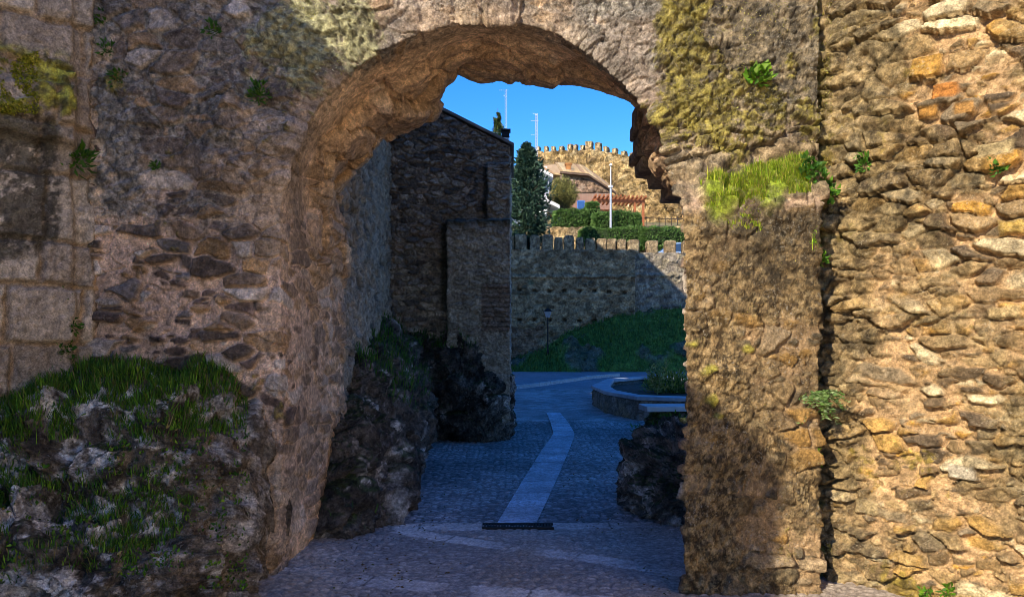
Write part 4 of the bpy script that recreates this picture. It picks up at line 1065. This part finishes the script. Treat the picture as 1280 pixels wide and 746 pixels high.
# ---------------- poles, masts, fence
lp = thing('lamp_post', 'slim white street lamp post rising in front of the brick house', 'street lamp', (hx(763.5, 43), 43, 5.3))
bm = bmesh.new(); x = hx(763.5, 43); add_tube(bm, (x, 43, 5.3), (x, 43, hz(233, 43)), .085, .07, 10); bmobj('pole', bm, plain('grey_white_paint', (.30, .32, .35), .5), lp)
bm = bmesh.new(); add_tube(bm, (x, 43, hz(233, 43)), (x, 43, hz(207, 43)), .04, .032, 8); bmobj('upper_pole', bm, plain('white_paint', (.42, .42, .41), .5), lp)
bm = bmesh.new(); add_tube(bm, (x, 43, hz(207, 43)), (x, 43, hz(204, 43)), .11, .03, 8); bmobj('cap', bm, plain('white_cap', (.6, .6, .6), .5), lp)
bm = bmesh.new(); add_tube(bm, (x, 43, hz(234.5, 43)), (x, 43, hz(232, 43)), .14, .14, 8); bmobj('collar', bm, plain('white_collar', (.6, .6, .6), .5), lp)
M_GALV = plain('galvanised', (.55, .57, .6), .45, .4, .15, 10, 0)
def mast(name, label, px, Y, ytop, zb, w_, group=None, parts=()):
    r = thing(name, label, 'antenna', (hx(px, Y), Y, zb), group)
    x = hx(px, Y); zt = hz(ytop, Y); s = w_
    bm = bmesh.new()
    cs = [(x-s, Y-s*.6), (x+s, Y-s*.6), (x, Y+s)]
    for c_ in cs: add_tube(bm, (*c_, zb), (*c_, zt), s*.16, n=5)
    n = int((zt-zb)/(s*3)); hh = (zt-zb)/n
    for k in range(n):
        for q in range(3):
            a, b = cs[q], cs[(q+1) % 3]
            add_tube(bm, (*a, zb+k*hh), (*b, zb+(k+1)*hh), s*.10, n=4)
    bmobj('lattice_mast', bm, M_GALV, r)
    for (zz, L, n, ax) in parts:
        bm = bmesh.new(); zc = hz(zz, Y)
        d = (1, 0) if ax == 0 else (.55, .83)
        add_tube(bm, (x-d[0]*L*.75, Y-d[1]*L*.75, zc), (x+d[0]*L*.3, Y+d[1]*L*.3, zc), s*.16, n=5)
        for k in range(n):
            t = -L*.72+k*L/n; e = L*.17
            add_tube(bm, (x+d[0]*t+d[1]*e, Y+d[1]*t-d[0]*e, zc-e*.6), (x+d[0]*t-d[1]*e, Y+d[1]*t+d[0]*e, zc+e*.6), s*.11, n=4)
        bmobj('aerial', bm, M_GALV, r)
    return r
mast('antenna_mast', 'tall lattice antenna mast beside the slim cypress top', 632.5, 13.2, 112, 4.35, .018, None, [(113, .16, 5, 0), (121, .10, 4, 1)])
mast('antenna_mast', 'shorter lattice antenna mast above the far merlons', 670.5, 48.5, 142, 11.9, .07, None, [(144, .5, 4, 1), (151, .5, 4, 0), (169, .45, 3, 0)])
chm = thing('small_chimney', 'small white chimney with dark cap on the gable house eaves', 'chimney', (-.12, 12.6, 4.5))  # small chimney stack with a cap, not a lantern
bm = bmesh.new(); add_box(bm, (-.11, 12.6, 4.86), (.10, .12, .5), 0, .008); bmobj('stack', bm, M_WHITE, chm)
bm = bmesh.new(); add_box(bm, (-.11, 12.6, 5.17), (.13, .15, .10), 0, .01); add_box(bm, (-.11, 12.6, 5.235), (.17, .19, .025)); bmobj('cap', bm, plain('black_cap', (.02, .02, .02), .7), chm)
fc_ = thing('iron_fence', 'thin iron railing at the foot of the sunlit hill wall', 'fence', (9.5, 53, 9.5))
bm = bmesh.new(); a, b = hx(801, 53), hx(862, 53); z0, z1 = 8.9, hz(272.5, 53)
for z in (z1, z1-.75): add_tube(bm, (a, 53, z), (b, 53, z-.1), .028, n=5)
bmobj('rail', bm, plain('fence_iron', (.05, .035, .025), .7), fc_)
for k in range(9):
    bm = bmesh.new(); xx = a+(b-a)*k/8; add_tube(bm, (xx, 53, z0), (xx, 53, z1+.1), .03, n=5); bmobj('post', bm, plain('fence_post_iron', (.05, .035, .025), .7), fc_)

# ---------------- hill wall with merlons
def hillw_fn(P, u, z):
    h, c, e = rubble(P, (1.0, 1.0, .6), 1400, [(.36, .245, .10), (.44, .31, .14), (.27, .18, .075), (.19, .125, .055), (.50, .38, .2)], (.37, .255, .115), thr=.1, prot=.34, small=.5, tilt=.8, warp=.45)
    d = ss(.0, .4, fbm(P*.25, 1402, 4)); c = mixc(c, np.tile(np.array((.22, .15, .065)), (len(P), 1)), d*.5)
    h = h+.14*fbm(P*.9, 1403, 5, gain=.6)+.12*fbm(P*2.6, 1404, 3, ridge=True)
    return h, .78*c*np.clip(1+.45*fbm(P*.9, 1405, 4), .4, 1.8)[:, None]
hw = thing('hill_wall', 'golden sunlit castle wall with merlons along the hilltop', 'wall', (10, 85, 15))
line = [(652, 189.5, 88), (700, 189, 86.5), (738, 187, 84), (770, 192.5, 82), (806, 201.5, 79), (850, 216, 75), (905, 234, 71)]
for (a, b) in zip(line[:-1], line[1:]):
    A, B_ = np.array(Q(*a)), np.array(Q(*b)); d = B_-A; L = float(np.hypot(d[0], d[1]))
    wall_sheet('curtain_wall', M_HILLW, (A[0], A[1], 0), (d[0], d[1], 0), L+.05, 9.5, 23, .17, hillw_fn, th=1.2, parent=hw, ztop=([0, L], [A[2], B_[2]]), seed=14)
def on_line(px):
    for (a, b) in zip(line[:-1], line[1:]):
        if a[0] <= px <= b[0]:
            t = (px-a[0])/(b[0]-a[0]); Y = a[2]+(b[2]-a[2])*t; return Y, a[1]+(b[1]-a[1])*t, b, a
for k, (px, w_, top) in enumerate([(656, 5, 182), (664, 5, 183), (673, 4.6, 182), (683, 4.8, 181.5), (692, 4.8, 181.5), (702.5, 5, 181.5), (713, 5.5, 179), (720, 4.5, 179.5), (729, 5, 180), (737, 9, 175.5), (748.5, 7, 177), (758, 6, 182), (769, 6, 184), (780.5, 6, 187.5), (791.5, 6, 189.5), (802, 6, 192), (815, 6, 196), (828, 6, 200), (842, 6, 205)]):
    Y, yb, b, a = on_line(px); x = hx(px, Y+.5); zb = hz(yb+2, Y); zt = hz(top, Y)
    d = (hx(b[0], b[2])-hx(a[0], a[2]), b[2]-a[2]); rz = math.atan2(d[1], d[0])
    o = stone_block('merlon', (0, 0, 0), (w_/F*Y*1.02, .7, zt-zb), 1430+k*7, M_HILLW, [(.30, .22, .12), (.24, .17, .09), (.36, .27, .14), (.18, .13, .07)], None, n=8, amp=.10)
    o.location = (x, Y+.6, (zb+zt)/2); o.rotation_euler = (0, 0, rz)
    o.parent = hw; o.matrix_parent_inverse = hw.matrix_basis.inverted()

# ---------------- parked car behind the parapet
def car():
    r = thing('parked_car', 'silver blue car parked behind the lower battlement', 'car', (hx(826, 40), 40.3, 5.3))
    x0 = hx(801, 40); L = 4.1; y0, y1 = 39.5, 41.2; zb = 5.3
    prof = [(0, .32), (.02, .75), (.12, .84), (.95, .98), (1.55, 1.42), (1.9, 1.5), (2.8, 1.49), (3.45, 1.05), (4.0, .95), (4.1, .6), (4.08, .32)]
    bm = bmesh.new(); add_prism(bm, [(x0+a, y0, zb+b) for a, b in prof], (0, y1-y0, 0))
    bmesh.ops.bevel(bm, geom=bm.edges[:], offset=.05, segments=2, affect='EDGES')
    bmobj('body', bm, plain('silver_blue_paint', (.35, .42, .52), .25, .5, .05, 3, 0), r, smooth=False)
    gl = plain('car_glass', (.02, .04, .09), .06, 0, .05, 3, 0)
    for y in (y0-.012, y1-.008):
        bm = bmesh.new(); add_prism(bm, [(x0+a, y, zb+b) for a, b in [(1.12, 1.0), (1.62, 1.38), (2.15, 1.42), (2.15, 1.0)]], (0, .02, 0)); bmobj('window', bm, gl, r)
        bm = bmesh.new(); add_prism(bm, [(x0+a, y, zb+b) for a, b in [(2.24, 1.0), (2.24, 1.42), (2.75, 1.41), (3.25, 1.05)]], (0, .02, 0)); bmobj('window', bm, gl, r)
    bm = bmesh.new(); add_prism(bm, [(x0+a, y0+.14, zb+b) for a, b in [(.99, 1.02), (1.51, 1.42), (1.495, 1.435), (.975, 1.035)]], (0, y1-y0-.28, 0)); bmobj('windscreen', bm, gl, r)
    for wx in (.75, 3.35):
        for y in (y0-.02, y1-.18):
            bm = bmesh.new(); add_tube(bm, (x0+wx, y, zb+.31), (x0+wx, y+.2, zb+.31), .31, n=20); t = bmobj('wheel', bm, plain('tyre', (.02, .02, .02), .9), r)
            bm = bmesh.new(); add_tube(bm, (x0+wx, y-.01, zb+.31), (x0+wx, y+.21, zb+.31), .19, n=16); bmobj('rim', bm, M_GALV, t)
    for y in (y0+.2, y1-.45):
        bm = bmesh.new(); add_box(bm, (x0+.02, y+.12, zb+.68), (.05, .3, .12)); bmobj('headlight', bm, plain('lamp_lens', (.6, .6, .6), .15), r)
car()

# ================================================================== TREES
def tree_conifer(name, label, base, h, rad, n, cols, seed, cat='tree', group=None, L=.2, slim=False, prof=None):
    R = np.random.RandomState(seed); root = thing(name, label, cat, base, group)
    bx, by, bz = base
    bm = bmesh.new(); add_tube(bm, base, (bx, by, bz+h*.55), rad*.10, rad*.05, 9); add_tube(bm, (bx, by, bz+h*.55), (bx, by, bz+h*.97), rad*.05, rad*.01, 7)
    P, D = [], []
    nb = 46 if not slim else 40
    limbs = []
    for k in range(nb):
        t = .06+.92*(k+.5*R.rand())/nb
        env = (prof(t) if prof else (1-t)**.8)*rad*(.5+.85*R.rand())
        for q in range(5 if not slim else 4):
            a = R.rand()*6.283
            up = .75 if slim else .35
            L_ = env*(.7+.5*R.rand())
            p0 = np.array([bx, by, bz+h*t*.95]); d = np.array([math.cos(a), math.sin(a), up+.2*R.randn()]); p1 = p0+d*L_
            limbs.append((p0, p1))
            m = max(4, int(n/nb/5))
            s = R.rand(m)**.6
            p = p0+(p1-p0)*s[:, None]+R.randn(m, 3)*L_*.16*(.4+s)[:, None]
            P.append(p); D.append(np.tile(d, (m, 1))+R.randn(m, 3)*.5)
    for p0, p1 in limbs[::2]: add_tube(bm, tuple(p0), tuple(p0+(p1-p0)*.8), rad*.022, rad*.006, 4)
    bmobj('trunk', bm, M_BARK, root)
    leaves('crown', np.vstack(P), np.vstack(D), L, L*.42, cols, seed, parent=root)
    return root
tree_conifer('conifer_tree', 'dark blue green conifer beside the white house', (hx(659, 37.6), 37.6, 5.3), 6.75, .98, 11000, [(.03, .07, .045), (.045, .095, .06), (.02, .045, .025), (.075, .13, .075)], 41, L=.24, prof=lambda t: (.85+.3*math.sin(t*3)) if t < .45 else (1.15*(1-t)/.55)**.85)
tree_conifer('cypress_tree', 'slim cypress top showing above the gable roof', (hx(622, 45), 45, 8.0), 8.1, .55, 9000, [(.035, .07, .02), (.06, .10, .025), (.02, .04, .012), (.12, .13, .03)], 43, slim=True, L=.16, prof=lambda t: min(1, 3.0*(1-t)))
R_ = np.random.RandomState(5)
def round_bush(name, label, c, r, n, cols, seed, L=.16):
    R = np.random.RandomState(seed); root = thing(name, label, 'bush', (c[0], c[1], c[2]-r[2]))
    bm = bmesh.new(); P, D = [], []
    for k in range(90):
        d = R.randn(3); d[2] = abs(d[2])*1.2+.15; d /= np.linalg.norm(d)
        p0 = np.array([c[0], c[1], c[2]-r[2]]); p1 = np.array(c)+d*np.array(r)*(.8+.35*R.rand())-np.array([0, 0, r[2]*.35])
        add_tube(bm, tuple(p0), tuple(p1), .03, .008, 4)
        m = n//90; s = .35+.68*R.rand(m)**.7
        P.append(p0+(p1-p0)*s[:, None]+R.randn(m, 3)*.10); D.append(np.tile(d, (m, 1))+np.array([0, 0, .4])+R.randn(m, 3)*.45)
    bmobj('branch', bm, M_BARK, root)
    leaves('foliage', np.vstack(P), np.vstack(D), L, L*.35, cols, seed, parent=root)
round_bush('round_bush', 'rounded olive yellow bush between the white house and brick house', (hx(703, 52), 52, hz(244, 52)), (1.15, 1.0, 1.55), 7500, [(.28, .26, .07), (.36, .33, .10), (.18, .18, .05), (.13, .12, .04)], 47)
plant('pergola_plant', 'green bush growing under the pergola behind the hedge', (hx(783, 49.2), 49.2, 8.9), (.75, .5, 1.5), 1500, .14, .08, [(.06, .12, .02), (.1, .16, .03), (.04, .08, .015)], 49, .5, 6)

# ================================================================== PLANTS IN THE NEAR MASONRY
def wall_plant(name, label, px, py, Y, r, n, L, Wd, cols, seed, out=(0, -1, 0), hang=0.0, group=None):
    """rosette of leaves rooted in a joint and leaning out of the wall"""
    R = np.random.RandomState(seed); c = W(px, py, Y); o_ = np.array(out, float); o_ /= np.linalg.norm(o_)
    root = thing(name, label, 'plant', tuple(c), group)
    d = R.randn(n, 3); d += o_*np.abs((d@o_))[:, None]*.4; d -= o_*np.minimum(d@o_, 0)[:, None]
    d /= np.linalg.norm(d, axis=1, keepdims=True)
    rr = r*(R.rand(n)**.55)*(.7+.5*vn(d*2.7, seed))
    p = c+d*rr[:, None]*np.array([1, .75, 1]); p[:, 2] -= hang*rr
    leaves('foliage', p, d+np.array([0, 0, .5-hang])+o_*.3+R.randn(n, 3)*.4, L, Wd, cols, seed, parent=root)
    bm = bmesh.new()
    for k in range(7): add_tube(bm, tuple(c+o_*-.02), tuple(p[R.randint(n)]), .0025, .001, 4)
    bmobj('stem', bm, plain('thin_stem', (.08, .09, .03), .8), root)
    return root
LF = (.69, -.72, 0); RF = (-.69, -.72, 0)
g = 'green tufts rooted in the shaded left masonry'
def lfY(px):
    q = (px-HX)/F; t = (2.72-(-q)*4.93)/(.72*1-(-q)*-.0-.0) if 0 else None
    # left flank: X=-2.72-.72t, Y=4.93-.69t
    t = (-2.72-q*4.93)/(.72-.69*q); return 4.93-.69*t
def rfY(px):
    q = (px-HX)/F; t = (q*5.1-1.95)/(.72+.69*q); return 5.1-.69*t
wall_plant('wall_fern', 'spreading dark fern in the pale ashlar wall', 97, 196, lfY(97)-.05, .10, 90, .06, .022, G_DARK+G_FRESH[:1], 61, LF, .2, g)
wall_plant('wall_plant', 'dark tuft low in the ashlar wall above the rock grass', 76, 370, lfY(76)-.05, .07, 80, .035, .018, G_DARK, 62, LF, .2, g)
wall_plant('wall_plant', 'dangling dark tuft just below the other ashlar tuft', 84, 400, lfY(84)-.05, .085, 90, .035, .018, G_DARK, 63, LF, .6, g)
wall_plant('wall_plant', 'olive tuft by the inner corner over the rock grass', 80, 436, lfY(80)-.06, .07, 70, .035, .018, G_DARK, 64, LF, .2, g)
wall_plant('wall_plant', 'wide flat green tuft on a dark crusted plaster ledge left of the arch', 324, 117, 4.80, .09, 110, .035, .016, G_DARK+G_FRESH[:1], 65, (0, -1, 0), 0, g)
wall_plant('wall_plant', 'small tuft among crusted plaster at the top edge of the picture', 267, 36, 4.80, .06, 60, .03, .016, G_DARK, 66, (0, -1, 0), .1, g)
wall_plant('wall_plant', 'topmost dark tuft in the left inner corner', 126, 25, 4.84, .055, 60, .03, .016, G_DARK, 67, (.4, -1, 0), .1, g)
wall_plant('wall_plant', 'middle dark tuft in the left inner corner', 137, 62, 4.83, .06, 60, .03, .016, G_DARK, 68, (.4, -1, 0), .1, g)
wall_plant('wall_plant', 'hanging dark tuft lowest in the left inner corner', 146, 92, 4.82, .055, 60, .03, .016, G_DARK, 69, (.4, -1, 0), .5, g)
wall_plant('wall_plant', 'tiny tuft on bare mortar left of the arch', 195, 208, 4.81, .035, 34, .03, .014, G_DARK, 70, (0, -1, 0), .1, g)
g2 = 'bright plants rooted in the sunlit right masonry'
wall_plant('wall_plant', 'bright broad leaved plant above the grassy ledge', 948, 95, 4.78, .095, 90, .045, .04, G_FRESH+[(.16, .26, .04)], 71, (0, -1, 0), 0, g2)
wall_plant('wall_plant', 'dark leafy cluster at the right end of the grassy ledge', 1015, 212, 4.62, .09, 110, .035, .03, G_DARK+G_FRESH[:1], 72, (0, -1, 0), 0, g2)
wall_plant('wall_plant', 'leafy cluster in the crevice right of the grassy ledge', 1033, 238, 4.70, .08, 90, .035, .03, G_DARK+G_FRESH[:2], 73, (0, -1, 0), .2, g2)
wall_plant('wall_plant', 'small round tuft high on the ochre wall', 1079, 203, rfY(1079)-.05, .055, 70, .03, .022, G_DARK+G_FRESH[:1], 74, RF, 0, g2)
wall_plant('wall_plant', 'flat small tuft near the right edge of the ochre wall', 1247, 210, rfY(1247)-.05, .05, 60, .03, .02, G_DARK, 75, RF, 0, g2)
wall_plant('wall_plant', 'little green sprig in the crevice under the leafy cluster', 1027, 322, 4.72, .045, 40, .03, .022, G_FRESH, 76, (0, -1, 0), .3, g2)
wall_plant('wall_plant', 'low green plant at the ground edge of the ochre wall', 1186, 738, rfY(1186)-.08, .05, 50, .035, .02, G_FRESH, 77, RF, 0, g2)
wall_plant('wall_plant', 'smaller green plant left of the one at the ground edge', 1157, 740, rfY(1157)-.08, .035, 36, .03, .018, G_FRESH, 78, RF, 0, g2)
wall_plant('wall_plant', 'lowest green sprig in the crevice beneath the fern', 1019, 570, 4.64, .04, 40, .03, .018, G_FRESH, 79, (0, -1, 0), .2, g2)
# fern with long fronds
def fern(name, label, c, n, seed, L, cols, out):
    R = np.random.RandomState(seed); c = np.array(c); root = thing(name, label, 'plant', tuple(c)); P, D = [], []
    bm = bmesh.new()
    for k in range(n):
        a = R.rand()*6.28; d = np.array([math.cos(a)*.75, -abs(math.sin(a))*.7-.25, .5-.9*R.rand()]); d /= np.linalg.norm(d)
        prev = c; l = L*(.6+.5*R.rand()); side = np.cross(d, [0, 0, 1]); side /= np.linalg.norm(side)+1e-6
        for s in np.linspace(.1, 1, 14):
            q = c+d*l*s+np.array([0, 0, -.55*l*s*s]); add_tube(bm, tuple(prev), tuple(q), .0016, .0013, 4); prev = q
            for sg in (-1, 1): P.append(q); D.append(side*sg+d*.6+R.randn(3)*.15)
    leaves('fronds', np.array(P), np.array(D), .034, .013, cols, seed, parent=root); bmobj('stem', bm, plain('fern_stem', (.1, .12, .03), .8), root)
fern('hanging_fern', 'bright fern with hanging fronds in the crevice right of the pier', W(1020, 492, 4.70), 22, 81, .19, [(.12, .22, .05), (.18, .28, .09), (.08, .15, .03), (.24, .32, .14)], 0)
# grassy ledge on the pier
def ledge_grass(x0, x1, zf, dz, n, h, cols, seed, wd=.006):
    """grass rooted along the sloping, earth-filled top of the pier"""
    dg = bpy.context.evaluated_depsgraph_get(); o = next(q for q in bpy.data.objects if q.name.startswith('arch_wall'))
    R = np.random.RandomState(seed); P, N = [], []
    inv = o.matrix_world.inverted()
    for _ in range(n):
        x = x0+(x1-x0)*R.rand()**.85; z = zf(x)+dz*(R.rand()-.5)*2
        if vn(np.array([[x*7, z*7, 3.0]]), seed)[0] < -.35: continue
        ok, loc, nr, _i = o.ray_cast(inv @ Vector((x, 3.5, z)), Vector((0, 1, 0)))
        if ok: P.append(np.array(o.matrix_world @ loc)+np.array([0, .006, 0])); N.append(np.array(nr)*.45+np.array([0, -.15, .5]))
    return struct(blades('grass', np.array(P), np.array(N), h, wd, cols, seed), 'stuff')
bpy.context.view_layer.update()
ledge_grass(1.24, 1.92, lambda x: 2.56+.22*(x-1.3), .135, 15000, .06, G_LIME+[(.40, .36, .10), (.14, .22, .02)], 93, .0042)
ledge_grass(1.22, 1.60, lambda x: 2.44, .13, 2600, .045, G_LIME+[(.22, .17, .05)], 94, .0042)
ledge_grass(1.72, 1.96, lambda x: 2.25, .07, 420, .06, G_LIME[:3]+G_FRESH, 95)

# moss crumbs, small weeds and litter on the real surfaces
bpy.context.view_layer.update()
DG = bpy.context.evaluated_depsgraph_get()
def seen(rect, n, seed, names, mask=None, minz=None):
    """random points on the named surfaces inside a region of the view"""
    R = np.random.RandomState(seed); P, N = [], []
    for _ in range(n):
        px, py = rect[0]+(rect[2]-rect[0])*R.rand(), rect[1]+(rect[3]-rect[1])*R.rand()
        d = Vector(((px-HX)/F, 1, -(py-HY)/F)).normalized()
        ok, loc, nr, _i, ob, _m = S.ray_cast(DG, Vector((0, 0, EYE)), d)
        if not ok or not ob.name.startswith(names): continue
        if minz is not None and nr.z < minz: continue
        P.append(loc[:]); N.append(nr[:])
    P, N = np.array(P), np.array(N)
    if mask is not None: k = mask(P); P, N = P[k], N[k]
    return P, N
def moss(rect, n, seed, names, cols, L=.013, mask=None):
    P, N = seen(rect, n, seed, names, mask)
    R = np.random.RandomState(seed+1)
    if len(P): struct(leaves('moss', P, N+R.randn(len(P), 3)*.8, L, L*.7, cols, seed), 'stuff')
LM = [(.26, .25, .03), (.34, .30, .05), (.16, .15, .03), (.40, .38, .12)]
moss((0, 66, 48, 142), 2600, 301, ('ashlar',), [(.30, .33, .03), (.40, .38, .04), (.16, .18, .02)], .016, lambda P: fbm(P*7, 302, 3) > -.15)
moss((815, 0, 985, 190), 5000, 303, ('arch',), LM, .012, lambda P: fbm(P*4, 304, 4) > .05)
moss((985, 0, 1040, 240), 2400, 305, ('stone_wall',), LM, .012, lambda P: fbm(P*4, 306, 4) > 0)
moss((335, 0, 432, 95), 2600, 307, ('arch',), [(.50, .50, .30), (.36, .38, .16), (.44, .44, .06), (.60, .58, .42)], .012, lambda P: fbm(P*5, 308, 4) > 0)
moss((848, 250, 1020, 560), 2600, 309, ('arch',), [(.20, .17, .05), (.13, .11, .04), (.30, .26, .06)], .010, lambda P: fbm(P*4, 310, 4) > .12)
P_, N_ = seen((0, 430, 310, 740), 9000, 311, ('rock_outcrop',), lambda P: fbm(P*4, 312, 3) > .0, .25)
R = np.random.RandomState(5)
struct(leaves('ground_weeds', P_, N_*.5+R.randn(len(P_), 3)*.5+np.array([0, 0, .6]), .026, .015, G_DARK+G_FRESH[:3]+[(.2, .17, .06)], 313), 'stuff')
P_, N_ = seen((400, 560, 1130, 746), 1500, 315, ('road', 'forecourt'), lambda P: (fbm(P*.9, 316, 3)+.5*ss(.9, .2, np.minimum(np.abs(P[:, 0]+1.25), np.abs(P[:, 0]-1.15)))) > .28)
struct(leaves('fallen_leaves', P_+np.array([0, 0, .004]), R.randn(len(P_), 3)*np.array([1, 1, .15]), .022, .013, [(.16, .10, .05), (.10, .065, .035), (.22, .16, .07), (.06, .07, .02)], 317), 'stuff')
